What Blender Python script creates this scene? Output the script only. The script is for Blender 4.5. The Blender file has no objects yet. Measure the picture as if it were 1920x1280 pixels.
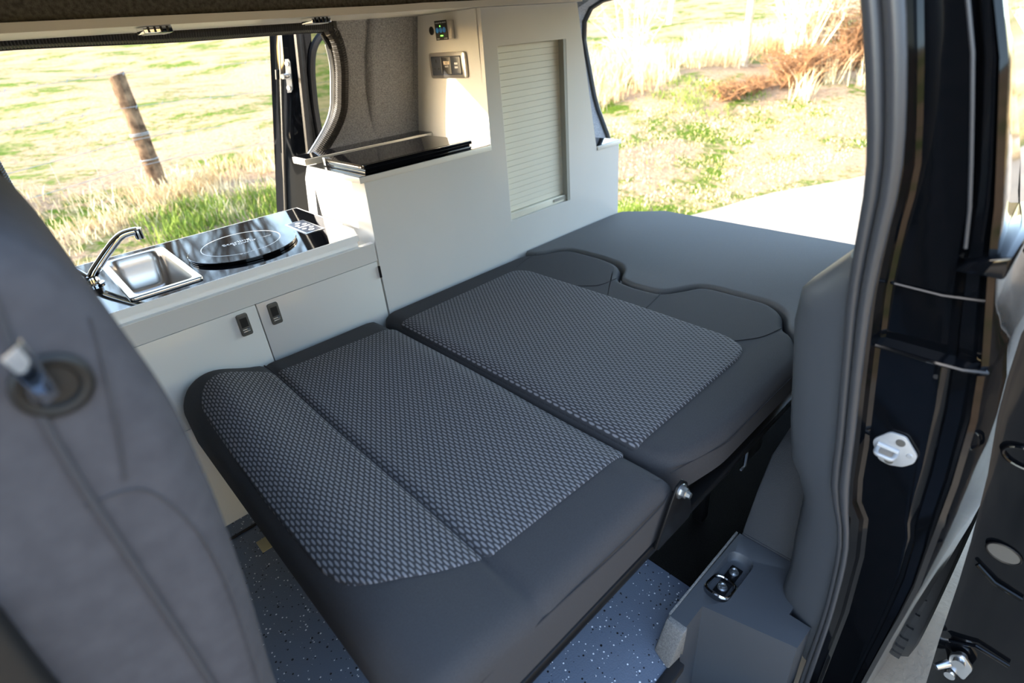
import bpy, bmesh, math, random
from mathutils import Vector, Matrix
random.seed(7)
PI = math.pi
scene = bpy.context.scene
COL = scene.collection

# ------------------------------------------------------------------ camera
cam_d = bpy.data.cameras.new('camera'); cam = bpy.data.objects.new('camera', cam_d); COL.objects.link(cam)
_r = Vector((0.72189917, -0.68745823, -0.0791376)); _u = Vector((0.39208406, 0.31210942, 0.8653657)); _w = Vector((0.57020319, 0.65573538, -0.49485294))
cam.matrix_world = Matrix(((_r.x, _u.x, -_w.x, 0), (_r.y, _u.y, -_w.y, 0), (_r.z, _u.z, -_w.z, 1.182), (0, 0, 0, 1)))
cam_d.sensor_width = 36.0; cam_d.sensor_fit = 'HORIZONTAL'; cam_d.lens = 1017.48/1920*36.0
cam_d.clip_start = 0.02; cam_d.clip_end = 800
cam_d.dof.use_dof = True; cam_d.dof.focus_distance = 1.35; cam_d.dof.aperture_fstop = 2.8
scene.camera = cam

# ------------------------------------------------------------------ world, sun, exposure
SUN_FROM = Vector((-2.1, 1.0, 0.76)).normalized()
world = bpy.data.worlds.new('world'); scene.world = world; world.use_nodes = True
wn = world.node_tree; wn.nodes.clear()
sky = wn.nodes.new('ShaderNodeTexSky'); sky.sky_type = 'NISHITA'; sky.sun_disc = False
sky.sun_elevation = math.asin(SUN_FROM.z); sky.sun_rotation = math.atan2(SUN_FROM.x, SUN_FROM.y)
sky.air_density = 1.0; sky.dust_density = 0.9; sky.ozone_density = 1.0
bg = wn.nodes.new('ShaderNodeBackground'); bg.inputs['Strength'].default_value = 0.42
wo = wn.nodes.new('ShaderNodeOutputWorld')
wn.links.new(sky.outputs[0], bg.inputs[0]); wn.links.new(bg.outputs[0], wo.inputs[0])
sun_d = bpy.data.lights.new('sun', 'SUN'); sun = bpy.data.objects.new('sun', sun_d); COL.objects.link(sun)
sun_d.energy = 5.0; sun_d.angle = math.radians(0.6); sun_d.color = (1.0, 0.93, 0.82)
sun.rotation_euler = SUN_FROM.to_track_quat('Z', 'Y').to_euler()
vs = scene.view_settings
vs.view_transform = 'Standard'; vs.look = 'None'; vs.gamma = 1.0; vs.use_curve_mapping = False
vs.exposure = 2.0
vs.use_white_balance = True; vs.white_balance_temperature = 7100; vs.white_balance_tint = 10

# ------------------------------------------------------------------ helpers
def lin(c):
    c = c/255.0
    return c/12.92 if c <= 0.04045 else ((c+0.055)/1.055)**2.4
def C(r, g, b): return (lin(r), lin(g), lin(b), 1.0)

def mat(name, col, rough=0.5, metal=0.0, var=None, vscale=20.0, bump=0.0, bscale=200.0, coat=0.0, spec=0.5, detail=4.0, emit=0.0):
    m = bpy.data.materials.new(name); m.use_nodes = True
    nt = m.node_tree; b = nt.nodes['Principled BSDF']
    b.inputs['Base Color'].default_value = col; b.inputs['Roughness'].default_value = rough
    b.inputs['Metallic'].default_value = metal; b.inputs['Specular IOR Level'].default_value = spec
    b.inputs['Coat Weight'].default_value = coat; b.inputs['Coat Roughness'].default_value = 0.03
    tc = nt.nodes.new('ShaderNodeTexCoord')
    if var is not None:
        n = nt.nodes.new('ShaderNodeTexNoise'); n.inputs['Scale'].default_value = vscale; n.inputs['Detail'].default_value = detail
        nt.links.new(tc.outputs['Object'], n.inputs['Vector'])
        r = nt.nodes.new('ShaderNodeValToRGB'); r.color_ramp.elements[0].position = 0.35; r.color_ramp.elements[1].position = 0.65
        r.color_ramp.elements[0].color = col; r.color_ramp.elements[1].color = var
        nt.links.new(n.outputs['Fac'], r.inputs['Fac']); nt.links.new(r.outputs['Color'], b.inputs['Base Color'])
    if bump > 0:
        n2 = nt.nodes.new('ShaderNodeTexNoise'); n2.inputs['Scale'].default_value = bscale; n2.inputs['Detail'].default_value = 3
        nt.links.new(tc.outputs['Object'], n2.inputs['Vector'])
        bp = nt.nodes.new('ShaderNodeBump'); bp.inputs['Strength'].default_value = bump; bp.inputs['Distance'].default_value = 0.004
        nt.links.new(n2.outputs['Fac'], bp.inputs['Height']); nt.links.new(bp.outputs['Normal'], b.inputs['Normal'])
    if emit > 0:
        b.inputs['Emission Color'].default_value = col; b.inputs['Emission Strength'].default_value = emit
    return m

def math_node(nt, op, a, b=None, c=None):
    n = nt.nodes.new('ShaderNodeMath'); n.operation = op
    for i, v in enumerate((a, b, c)):
        if v is None: continue
        if isinstance(v, (int, float)): n.inputs[i].default_value = v
        else: nt.links.new(v, n.inputs[i])
    return n.outputs[0]

class MB:
    def __init__(s): s.v = []; s.f = []
    def add(s, vs_, fs_):
        o = len(s.v); s.v += [tuple(p) for p in vs_]; s.f += [tuple(i+o for i in f) for f in fs_]; return s
    def box(s, x0, x1, y0, y1, z0, z1):
        return s.add([(x0,y0,z0),(x1,y0,z0),(x1,y1,z0),(x0,y1,z0),(x0,y0,z1),(x1,y0,z1),(x1,y1,z1),(x0,y1,z1)],
                     [(0,3,2,1),(4,5,6,7),(0,1,5,4),(1,2,6,5),(2,3,7,6),(3,0,4,7)])
    def tube(s, path, rad, n=8, closed=False, cap=True):
        P = [Vector(p) for p in path]; m = len(P); vs_ = []; prev = None
        for i, p in enumerate(P):
            a = P[(i-1) % m] if (closed or i > 0) else p; b = P[(i+1) % m] if (closed or i < m-1) else p
            t = (b-a).normalized()
            if prev is None:
                h = Vector((0,0,1)) if abs(t.z) < 0.9 else Vector((1,0,0)); nn = t.cross(h).normalized()
            else:
                nn = (prev - t*prev.dot(t)).normalized()
            prev = nn; bn = t.cross(nn)
            rr = rad[i] if isinstance(rad, (list, tuple)) else rad
            for k in range(n):
                an = 2*PI*k/n; vs_.append(p + nn*math.cos(an)*rr + bn*math.sin(an)*rr)
        fs_ = []
        for i in range(m if closed else m-1):
            j = (i+1) % m
            for k in range(n): fs_.append((i*n+k, i*n+(k+1) % n, j*n+(k+1) % n, j*n+k))
        if cap and not closed: fs_ += [tuple(range(n-1, -1, -1)), tuple((m-1)*n+k for k in range(n))]
        return s.add(vs_, fs_)
    def cyl(s, p0, p1, r0, r1=None, n=20): return s.tube([p0, p1], [r0, r0 if r1 is None else r1], n)
    def prism(s, poly, axis, a, b):
        def mk(p, t):
            return {0: (t, p[0], p[1]), 1: (p[0], t, p[1]), 2: (p[0], p[1], t)}[axis]
        n = len(poly)
        return s.add([mk(p, a) for p in poly]+[mk(p, b) for p in poly],
                     [tuple(range(n-1, -1, -1)), tuple(range(n, 2*n))]+[(i, (i+1) % n, n+(i+1) % n, n+i) for i in range(n)])
    def loft(s, secs, closed=True, cap=True):
        n = len(secs[0]); m = len(secs); vs_ = [p for sc in secs for p in sc]; fs_ = []
        for i in range(m-1):
            for k in range(n if closed else n-1): fs_.append((i*n+k, i*n+(k+1) % n, (i+1)*n+(k+1) % n, (i+1)*n+k))
        if cap and closed: fs_ += [tuple(range(n-1, -1, -1)), tuple((m-1)*n+k for k in range(n))]
        return s.add(vs_, fs_)
    def lathe(s, c, prof, n=32, axis='z'):
        vs_ = []; fs_ = []; m = len(prof)
        for r, h in prof:
            for k in range(n):
                a = 2*PI*k/n; p = (r*math.cos(a), r*math.sin(a), h)
                if axis == 'x': p = (p[2], p[0], p[1])
                elif axis == 'y': p = (p[0], p[2], p[1])
                vs_.append((c[0]+p[0], c[1]+p[1], c[2]+p[2]))
        for i in range(m-1):
            for k in range(n): fs_.append((i*n+k, i*n+(k+1) % n, (i+1)*n+(k+1) % n, (i+1)*n+k))
        fs_ += [tuple(range(n-1, -1, -1)), tuple((m-1)*n+k for k in range(n))]
        return s.add(vs_, fs_)
    def pad(s, outline, ztop, zb, r, rings=8, nr=5, star=True, center=None, mp=None):
        zt = ztop if callable(ztop) else (lambda x, y: ztop)
        n = len(outline); O = [Vector((p[0], p[1])) for p in outline]
        area = sum(O[i].x*O[(i+1) % n].y-O[(i+1) % n].x*O[i].y for i in range(n))
        if area < 0: O.reverse()
        N = []
        for i in range(n):
            t = (O[(i+1) % n]-O[(i-1) % n]); t = t.normalized() if t.length > 1e-9 else Vector((1, 0)); N.append(Vector((-t.y, t.x)))
        R = [[(o.x, o.y, zb) for o in O]]
        for k in range(nr+1):
            a = PI/2*k/nr; ins = r*(1-math.cos(a)); row = []
            for o, q in zip(O, N):
                p = o+q*ins; row.append((p.x, p.y, zt(p.x, p.y)-r+r*math.sin(a)))
            R.append(row)
        if star:
            c = Vector(center) if center else sum(O, Vector((0, 0)))/n
            last = R[-1]
            for k in range(1, rings):
                t = 1-k/rings; row = []
                for p in last:
                    x = c.x+(p[0]-c.x)*t; y = c.y+(p[1]-c.y)*t; row.append((x, y, zt(x, y)))
                R.append(row)
        vs_ = [p for row in R for p in row]; fs_ = [tuple(range(n-1, -1, -1))]
        for i in range(len(R)-1):
            for k in range(n): fs_.append((i*n+k, i*n+(k+1) % n, (i+1)*n+(k+1) % n, (i+1)*n+k))
        b = (len(R)-1)*n
        if star:
            vs_.append((c.x, c.y, zt(c.x, c.y))); ci = len(vs_)-1
            fs_ += [(b+k, b+(k+1) % n, ci) for k in range(n)]
        else: fs_.append(tuple(b+k for k in range(n)))
        if mp: vs_ = [mp(p) for p in vs_]
        return s.add(vs_, fs_)
    def build(s, name, m, parent=None, bevel=0.0, seg=2, ang=35, tri=False):
        me = bpy.data.meshes.new(name); bm = bmesh.new()
        vv = [bm.verts.new(p) for p in s.v]
        for f in s.f:
            try: bm.faces.new([vv[i] for i in f])
            except ValueError: pass
        bmesh.ops.recalc_face_normals(bm, faces=bm.faces)
        if bevel > 0:
            ed = [e for e in bm.edges if len(e.link_faces) == 2 and e.calc_face_angle(0) > math.radians(30)]
            bmesh.ops.bevel(bm, geom=ed, offset=bevel, segments=seg, profile=0.5, affect='EDGES', clamp_overlap=True)
        big = [f for f in bm.faces if len(f.verts) > 4]
        if big: bmesh.ops.triangulate(bm, faces=big)
        bm.to_mesh(me); bm.free()
        for p in me.polygons: p.use_smooth = True
        me.set_sharp_from_angle(angle=math.radians(ang))
        me.materials.append(m)
        return link(name, me, parent)

def link(name, me, parent=None):
    o = bpy.data.objects.new(name, me); COL.objects.link(o)
    if parent is not None:
        o.parent = parent
        if parent.type == 'EMPTY': o.matrix_parent_inverse = Matrix.Translation(-Vector(parent.location))
    return o
def tag(o, label=None, cat=None, group=None, kind=None):
    if label: o['label'] = label
    if cat: o['category'] = cat
    if group: o['group'] = group
    if kind: o['kind'] = kind
    return o
def thing(name, label, cat, loc, group=None, kind=None):
    o = bpy.data.objects.new(name, None); COL.objects.link(o); o.location = loc; o.empty_display_size = 0.05
    return tag(o, label, cat, group, kind)
def struct(o): o['kind'] = 'structure'; return o
def fillet(pts, r, seg=6):
    out = []; n = len(pts)
    rs = r if isinstance(r, (list, tuple)) else [r]*n
    for i in range(n):
        p = Vector(pts[i]); a = Vector(pts[i-1])-p; b = Vector(pts[(i+1) % n])-p
        rr = min(rs[i], a.length*0.49, b.length*0.49)
        if rr <= 1e-6: out.append(tuple(p)); continue
        p0 = p+a.normalized()*rr; p1 = p+b.normalized()*rr
        for k in range(seg+1):
            t = k/seg; q = p0*(1-t)**2+p*2*t*(1-t)+p1*t*t; out.append((q.x, q.y))
    return out
def dense(pts, step):
    P = [Vector(q) for q in pts]; P.append(P[0]); seg = [(P[i+1]-P[i]).length for i in range(len(P)-1)]; tot = sum(seg)
    n = max(8, int(tot/step)); out = []; i = 0; acc = 0.0
    for k in range(n):
        s = tot*k/n
        while acc+seg[i] < s-1e-12 and i < len(seg)-1: acc += seg[i]; i += 1
        t = (s-acc)/seg[i] if seg[i] > 1e-12 else 0.0; q = P[i].lerp(P[i+1], t); out.append((q.x, q.y))
    return out
def spline(pts, per=6):
    P = [Vector(p) for p in pts]; out = []
    for i in range(len(P)-1):
        a = P[max(i-1, 0)]; b = P[i]; c = P[i+1]; d = P[min(i+2, len(P)-1)]
        for k in range(per):
            t = k/per
            out.append(0.5*((2*b)+(c-a)*t+(2*a-5*b+4*c-d)*t*t+(3*b-a-3*c+d)*t**3))
    out.append(P[-1]); return out
def interp(tab, z):
    if z <= tab[0][0]: return tab[0][1]
    for (a, b), (c, d) in zip(tab, tab[1:]):
        if z <= c: return b+(d-b)*(z-a)/(c-a)
    return tab[-1][1]
def text_mesh(txt, size, mp, extrude=0.0):
    cu = bpy.data.curves.new('t', 'FONT'); cu.body = txt; cu.size = size; cu.align_x = 'CENTER'; cu.align_y = 'CENTER'; cu.extrude = extrude; cu.resolution_u = 2
    ob = bpy.data.objects.new('t', cu); COL.objects.link(ob)
    dg = bpy.context.evaluated_depsgraph_get(); dg.update()
    me = bpy.data.meshes.new_from_object(ob.evaluated_get(dg))
    bpy.data.objects.remove(ob); bpy.data.curves.remove(cu)
    for v in me.vertices: v.co = Vector(mp(v.co))
    return me
def text_obj(name, txt, size, mp, m, parent):
    me = text_mesh(txt, size, mp); me.name = name; me.materials.clear(); me.materials.append(m)
    return link(name, me, parent)

# ------------------------------------------------------------------ materials
M = {}
M['white'] = mat('pale_laminate', C(214, 212, 207), 0.15, var=C(210, 209, 205), vscale=3, spec=0.5)
M['bright_white'] = mat('white_edge_laminate', C(246, 246, 244), 0.3)
M['white_edge'] = mat('white_edging', C(226, 222, 212), 0.35)
M['slat'] = mat('cream_tambour', C(226, 222, 206), 0.45)
M['slat_frame'] = mat('grey_reveal', C(150, 150, 142), 0.5)
M['gloss_black'] = mat('black_gloss_worktop', C(12, 13, 16), 0.05, spec=0.42)
M['paint'] = mat('black_car_paint', C(6, 8, 11), 0.06, spec=0.32, coat=0.0, var=C(9, 10, 13), vscale=60)
M['rubber'] = mat('black_rubber', C(26, 26, 27), 0.45, bump=0.15, bscale=400)
M['seal_grey'] = mat('grey_rubber_seal', C(54, 56, 60), 0.36)
M['plastic'] = mat('charcoal_plastic', C(66, 70, 76), 0.46, bump=0.12, bscale=900)
M['plastic_tex'] = mat('textured_charcoal_plastic', C(54, 57, 62), 0.6, bump=0.5, bscale=700)
M['dark_plastic'] = mat('dark_plastic', C(30, 31, 34), 0.4)
M['grey_plastic'] = mat('grey_plastic', C(84, 82, 78), 0.4)
M['chrome'] = mat('chrome', C(225, 226, 228), 0.06, metal=1.0)
M['steel'] = mat('brushed_steel', C(205, 200, 195), 0.28, metal=1.0)
M['zinc'] = mat('zinc_steel', C(200, 203, 206), 0.32, metal=1.0)
M['cast_plate'] = mat('pale_zinc_plate', C(168, 171, 174), 0.42, metal=0.35)
M['dark_metal'] = mat('dark_metal', C(28, 28, 30), 0.35, metal=0.6)
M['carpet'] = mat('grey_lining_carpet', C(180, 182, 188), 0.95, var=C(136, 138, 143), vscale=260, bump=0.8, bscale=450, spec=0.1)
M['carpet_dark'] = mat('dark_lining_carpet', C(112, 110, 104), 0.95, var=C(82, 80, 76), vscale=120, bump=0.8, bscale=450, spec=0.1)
M['felt'] = mat('light_grey_felt', C(140, 139, 137), 0.95, var=C(118, 117, 116), vscale=260, bump=0.9, bscale=600, spec=0.1)
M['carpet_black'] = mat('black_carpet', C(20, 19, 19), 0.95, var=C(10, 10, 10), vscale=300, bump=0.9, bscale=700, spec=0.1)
M['fabric'] = mat('charcoal_fabric', C(66, 65, 67), 0.85, var=C(60, 59, 61), vscale=500, bump=0.25, bscale=1400, spec=0.2)
M['mattress'] = mat('slate_grey_fabric', C(106, 106, 106), 0.85, var=C(98, 98, 98), vscale=600, bump=0.25, bscale=1600, spec=0.2)
M['seam'] = mat('dark_stitching', C(36, 35, 38), 0.9)
M['piping'] = mat('grey_piping', C(58, 57, 60), 0.9)
M['seat_fabric'] = mat('grey_seat_fabric', C(72, 71, 75), 0.9, var=C(66, 65, 69), vscale=60, spec=0.2)
M['wood'] = mat('weathered_wood', C(122, 100, 80), 0.9, var=C(62, 48, 38), vscale=11, bump=1.0, bscale=30, spec=0.1)
M['pale_wood'] = mat('bleached_wood', C(200, 188, 168), 0.9, var=C(160, 145, 125), vscale=14, spec=0.1)
M['wire'] = mat('galvanised_wire', C(135, 138, 140), 0.6, metal=0.2)
M['twig'] = mat('dry_brown_twig', C(150, 112, 80), 0.9, var=C(100, 72, 52), vscale=6, spec=0.1)
M['pale_twig'] = mat('pale_dry_stem', C(222, 205, 178), 0.9, var=C(190, 165, 130), vscale=5, spec=0.1)
M['bark'] = mat('tree_bark', C(96, 76, 52), 0.9, var=C(66, 52, 36), vscale=2, spec=0.1)
M['tyre'] = mat('tyre_rubber', C(52, 56, 62), 0.75)
M['blue'] = mat('blue_button', C(30, 130, 215), 0.35)
M['led'] = mat('green_indicator', C(90, 255, 70), 0.4, emit=2.0)
M['print'] = mat('white_print', C(225, 228, 230), 0.5)
M['grey_print'] = mat('grey_print', C(150, 155, 160), 0.5)
M['socket'] = mat('slate_socket_plastic', C(52, 58, 70), 0.35)
M['black'] = mat('matt_black', C(8, 8, 9), 0.6)
M['amber'] = mat('cream_digits', C(225, 205, 180), 0.4)
M['plate'] = mat('beige_plate', C(176, 166, 128), 0.5)

def weave_mat():
    m = bpy.data.materials.new('woven_seat_fabric'); m.use_nodes = True; nt = m.node_tree; b = nt.nodes['Principled BSDF']
    tc = nt.nodes.new('ShaderNodeTexCoord'); sp = nt.nodes.new('ShaderNodeSeparateXYZ'); nt.links.new(tc.outputs['Object'], sp.inputs[0])
    u = math_node(nt, 'DIVIDE', sp.outputs['Y'], 0.0205); v = math_node(nt, 'DIVIDE', sp.outputs['X'], 0.0062)
    row = math_node(nt, 'FLOOR', v); par = math_node(nt, 'FLOORED_MODULO', row, 2.0)
    u2 = math_node(nt, 'ADD', u, math_node(nt, 'MULTIPLY', par, 0.5))
    fu = math_node(nt, 'SUBTRACT', math_node(nt, 'FRACT', u2), 0.5); fv = math_node(nt, 'SUBTRACT', math_node(nt, 'FRACT', v), 0.5)
    a = math_node(nt, 'POWER', math_node(nt, 'ABSOLUTE', math_node(nt, 'DIVIDE', fu, 0.44)), 2.0)
    c = math_node(nt, 'POWER', math_node(nt, 'ABSOLUTE', math_node(nt, 'DIVIDE', fv, 0.38)), 2.0)
    d = math_node(nt, 'SUBTRACT', 1.0, math_node(nt, 'ADD', a, c))
    k = math_node(nt, 'MAXIMUM', d, 0.0); k = math_node(nt, 'MINIMUM', math_node(nt, 'MULTIPLY', k, 1.8), 1.0)
    mx = nt.nodes.new('ShaderNodeMix'); mx.data_type = 'RGBA'
    nt.links.new(k, mx.inputs['Factor']); mx.inputs['A'].default_value = C(60, 59, 62); mx.inputs['B'].default_value = C(128, 126, 129)
    nt.links.new(mx.outputs['Result'], b.inputs['Base Color'])
    b.inputs['Roughness'].default_value = 0.8; b.inputs['Specular IOR Level'].default_value = 0.25
    bp = nt.nodes.new('ShaderNodeBump'); bp.inputs['Strength'].default_value = 0.6; bp.inputs['Distance'].default_value = 0.002
    nt.links.new(k, bp.inputs['Height']); nt.links.new(bp.outputs['Normal'], b.inputs['Normal'])
    return m
M['weave'] = weave_mat()

def speck_mat():
    m = bpy.data.materials.new('speckled_vinyl'); m.use_nodes = True; nt = m.node_tree; b = nt.nodes['Principled BSDF']
    tc = nt.nodes.new('ShaderNodeTexCoord'); col = None
    base = C(96, 106, 122); prev = None
    for scale, thr, rad, cc in ((150, 0.70, 0.34, C(225, 228, 232)), (130, 0.66, 0.36, C(14, 15, 18))):
        vo = nt.nodes.new('ShaderNodeTexVoronoi'); vo.inputs['Scale'].default_value = scale
        mp = nt.nodes.new('ShaderNodeMapping'); mp.inputs['Location'].default_value = (scale, scale*0.3, 0); nt.links.new(tc.outputs['Object'], mp.inputs[0]); nt.links.new(mp.outputs[0], vo.inputs['Vector'])
        sc = nt.nodes.new('ShaderNodeSeparateColor'); nt.links.new(vo.outputs['Color'], sc.inputs[0])
        msk = math_node(nt, 'MULTIPLY', math_node(nt, 'GREATER_THAN', sc.outputs[0], thr), math_node(nt, 'LESS_THAN', vo.outputs['Distance'], math_node(nt, 'MULTIPLY', sc.outputs[1], rad)))
        mx = nt.nodes.new('ShaderNodeMix'); mx.data_type = 'RGBA'; nt.links.new(msk, mx.inputs['Factor'])
        if prev is None: mx.inputs['A'].default_value = base
        else: nt.links.new(prev, mx.inputs['A'])
        mx.inputs['B'].default_value = cc; prev = mx.outputs['Result']
    nt.links.new(prev, b.inputs['Base Color']); b.inputs['Roughness'].default_value = 0.38
    n2 = nt.nodes.new('ShaderNodeTexNoise'); n2.inputs['Scale'].default_value = 260; nt.links.new(tc.outputs['Object'], n2.inputs['Vector'])
    bp = nt.nodes.new('ShaderNodeBump'); bp.inputs['Strength'].default_value = 0.35; bp.inputs['Distance'].default_value = 0.003
    nt.links.new(n2.outputs['Fac'], bp.inputs['Height']); nt.links.new(bp.outputs['Normal'], b.inputs['Normal'])
    return m
M['vinyl'] = speck_mat()

M['ribbed'] = mat('ribbed_rubber', C(40, 38, 36), 0.45)

def glass_mat(name, tint, alpha_dark):
    m = bpy.data.materials.new(name); m.use_nodes = True; nt = m.node_tree; nt.nodes.clear()
    o = nt.nodes.new('ShaderNodeOutputMaterial'); t = nt.nodes.new('ShaderNodeBsdfTransparent'); g = nt.nodes.new('ShaderNodeBsdfGlossy')
    t.inputs[0].default_value = tint; g.inputs['Roughness'].default_value = 0.02
    f = nt.nodes.new('ShaderNodeFresnel'); f.inputs['IOR'].default_value = 1.45; mx = nt.nodes.new('ShaderNodeMixShader')
    nt.links.new(f.outputs[0], mx.inputs[0]); nt.links.new(t.outputs[0], mx.inputs[1]); nt.links.new(g.outputs[0], mx.inputs[2]); nt.links.new(mx.outputs[0], o.inputs[0]); return m
M['tinted'] = glass_mat('tinted_glass', (0.55, 0.6, 0.5, 1), 0)

def field_mat():
    m = bpy.data.materials.new('field_grass'); m.use_nodes = True; nt = m.node_tree; b = nt.nodes['Principled BSDF']
    tc = nt.nodes.new('ShaderNodeTexCoord')
    def noise(s, det=6, sy=1.0):
        mp = nt.nodes.new('ShaderNodeMapping'); mp.inputs['Scale'].default_value = (1, sy, 1); nt.links.new(tc.outputs['Object'], mp.inputs[0])
        n = nt.nodes.new('ShaderNodeTexNoise'); n.inputs['Scale'].default_value = s; n.inputs['Detail'].default_value = det; n.inputs['Roughness'].default_value = 0.65
        nt.links.new(mp.outputs[0], n.inputs['Vector']); return n.outputs['Fac']
    def ramp(f, a, b_):
        r = nt.nodes.new('ShaderNodeMapRange'); r.inputs['From Min'].default_value = a; r.inputs['From Max'].default_value = b_; nt.links.new(f, r.inputs['Value']); return r.outputs[0]
    big = noise(0.8, 8, 1.6); fine = noise(9, 8)
    f = math_node(nt, 'ADD', math_node(nt, 'MULTIPLY', big, 0.65), math_node(nt, 'MULTIPLY', fine, 0.35))
    k = ramp(f, 0.49, 0.575)
    mx = nt.nodes.new('ShaderNodeMix'); mx.data_type = 'RGBA'; nt.links.new(k, mx.inputs['Factor'])
    mx.inputs['A'].default_value = C(170, 142, 114); mx.inputs['B'].default_value = C(86, 108, 28)
    m2 = nt.nodes.new('ShaderNodeMix'); m2.data_type = 'RGBA'; m2.blend_type = 'MULTIPLY'; m2.inputs['Factor'].default_value = 1.0
    sh = ramp(noise(22, 6), 0.25, 0.6); cr = nt.nodes.new('ShaderNodeValToRGB'); cr.color_ramp.elements[0].color = (0.5, 0.46, 0.42, 1); cr.color_ramp.elements[1].color = (1, 1, 1, 1); nt.links.new(sh, cr.inputs[0])
    nt.links.new(mx.outputs['Result'], m2.inputs['A']); nt.links.new(cr.outputs[0], m2.inputs['B'])
    nt.links.new(m2.outputs['Result'], b.inputs['Base Color']); b.inputs['Roughness'].default_value = 0.95; b.inputs['Specular IOR Level'].default_value = 0.1
    bp = nt.nodes.new('ShaderNodeBump'); bp.inputs['Strength'].default_value = 0.8; bp.inputs['Distance'].default_value = 0.06
    nt.links.new(noise(14, 6), bp.inputs['Height']); nt.links.new(bp.outputs['Normal'], b.inputs['Normal'])
    return m
M['field'] = field_mat()
M['road'] = mat('sandy_track', C(176, 164, 148), 0.95, var=C(146, 136, 126), vscale=3.0, bump=0.8, bscale=60, spec=0.1, detail=8)
M['grass_green'] = mat('green_blades', C(122, 140, 58), 0.8, var=C(92, 112, 40), vscale=2, spec=0.2)
M['grass_dry'] = mat('straw_blades', C(222, 206, 170), 0.9, var=C(196, 166, 122), vscale=2, spec=0.1)


# ================================================================== ground outside
def road_edge(x): return 2.75 if x < 4.5 else 2.75-0.38*(x-4.5)
def sstep(t): t = max(0.0, min(1.0, t)); return t*t*(3-2*t)
def ground_z(x, y):
    d = y-road_edge(x)
    z = -0.5
    e = -2.4+(0.0 if x < 4.5 else -0.38*(x-4.5))-y      # bank on the near side of the sunken lane
    if e > 0: return -0.5+3.4*sstep(e/4.5)+0.06*math.sin(2.1*x+y)*min(1, e)
    if x < -7 and d < 0: return -0.5+1.6*sstep((-7-x)/6)
    if d > 0:
        z += 0.65*sstep(d/4.2)
        if d > 3.4: z += 0.085*(d-3.4)
        z += (0.05*math.sin(1.3*x+0.4*y)+0.035*math.sin(2.7*y-0.8*x+1))*min(1, d/2)
    return z
def axis_pts(lo, hi, c, n, p=2.2):
    out = []
    for i in range(n+1):
        t = -1+2*i/n; s = abs(t)**p
        out.append(c+(hi-c)*s if t > 0 else c-(c-lo)*s)
    return out
xs = axis_pts(-60, 140, 3, 170); ys_ = axis_pts(-40, 190, 4, 170)
g = MB(); g.add([(x, y, ground_z(x, y)) for y in ys_ for x in xs], [(j*171+i, j*171+i+1, (j+1)*171+i+1, (j+1)*171+i) for j in range(170) for i in range(170)])
struct(tag(g.build('ground', M['field'], ang=80), 'sunlit grass field rising beyond the van'))
rd = MB(); rx = [-8+i*0.3 for i in range(141)]
rv = []
for x in rx:
    for k in range(9): rv.append((x, road_edge(x)-0.12*math.sin(3*x)*0.5-k*0.62, -0.488))
rd.add(rv, [(i*9+k, i*9+k+1, (i+1)*9+k+1, (i+1)*9+k) for i in range(140) for k in range(8)])
struct(tag(rd.build('road', M['road'], ang=80), 'pale sandy track the van is parked on'))

# ================================================================== van shell
def y_far(z): return 1.9-0.3*(z-0.87) if z > 0.87 else 1.9+0.06*min(1.0, (0.87-z)/0.3)
# floor
struct(MB().box(-1.0, 2.05, 0.31, 1.93, -0.28, 0.0).build('floor', M['vinyl']))
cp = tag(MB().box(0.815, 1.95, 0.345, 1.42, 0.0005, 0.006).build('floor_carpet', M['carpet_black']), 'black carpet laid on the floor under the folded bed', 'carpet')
# ceiling
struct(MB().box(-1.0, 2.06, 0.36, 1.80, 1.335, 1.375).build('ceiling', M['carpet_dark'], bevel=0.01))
# far wall, carpet lined, with the sliding door opening
op = [(0.80, 0.60), (0.812, 0.78), (0.842, 0.866), (0.911, 0.941), (0.945, 1.000), (0.955, 1.06), (0.961, 1.134), (0.952, 1.195), (0.930, 1.235), (0.895, 1.252)]
wl = [(-1.0, 1.36), (2.05, 1.36), (2.05, -0.05), (0.80, -0.05)]+op+[(0.6, 1.258), (0.1, 1.265), (0.03, 1.24), (0.0, 1.18), (0.0, -0.05), (-1.0, -0.05)]  # unseen stretch ahead of the opening left solid and windowless to block the sun
wb = MB(); n = len(wl); wl_d = wl
wb.add([(x, y_far(z), z) for x, z in wl]+[(x, y_far(z)+0.07, z) for x, z in wl],
       [tuple(range(n-1, -1, -1)), tuple(range(n, 2*n))]+[(i, (i+1) % n, n+(i+1) % n, n+i) for i in range(n)])
struct(wb.build('wall_far', M['carpet']))
struct(MB().prism([(-1.001, -0.3), (-2.7, -0.3), (-2.7, 0.35), (-1.95, 0.55), (-1.30, 1.36), (-1.001, 1.36)], 1, 0.08, 1.95).build('cab_sun_block', M['paint']))  # unseen cab and bonnet as a closed windowless block, added to keep sun out
# moulded carpet panel over the far pillar (raised pad behind the tall cabinet)
pd = MB(); ol = fillet([(1.045, 0.86), (1.24, 0.86), (1.24, 1.30), (1.075, 1.30), (1.05, 1.15)], 0.03)
pd.pad(ol, 0.022, 0.0006, 0.02, rings=3, mp=lambda p: (p[0], y_far(p[1])-p[2], p[1]))
tag(pd.build('lining_panel', M['carpet']), 'raised grey carpet lining panel beside the tall white cabinet', 'lining')
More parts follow.
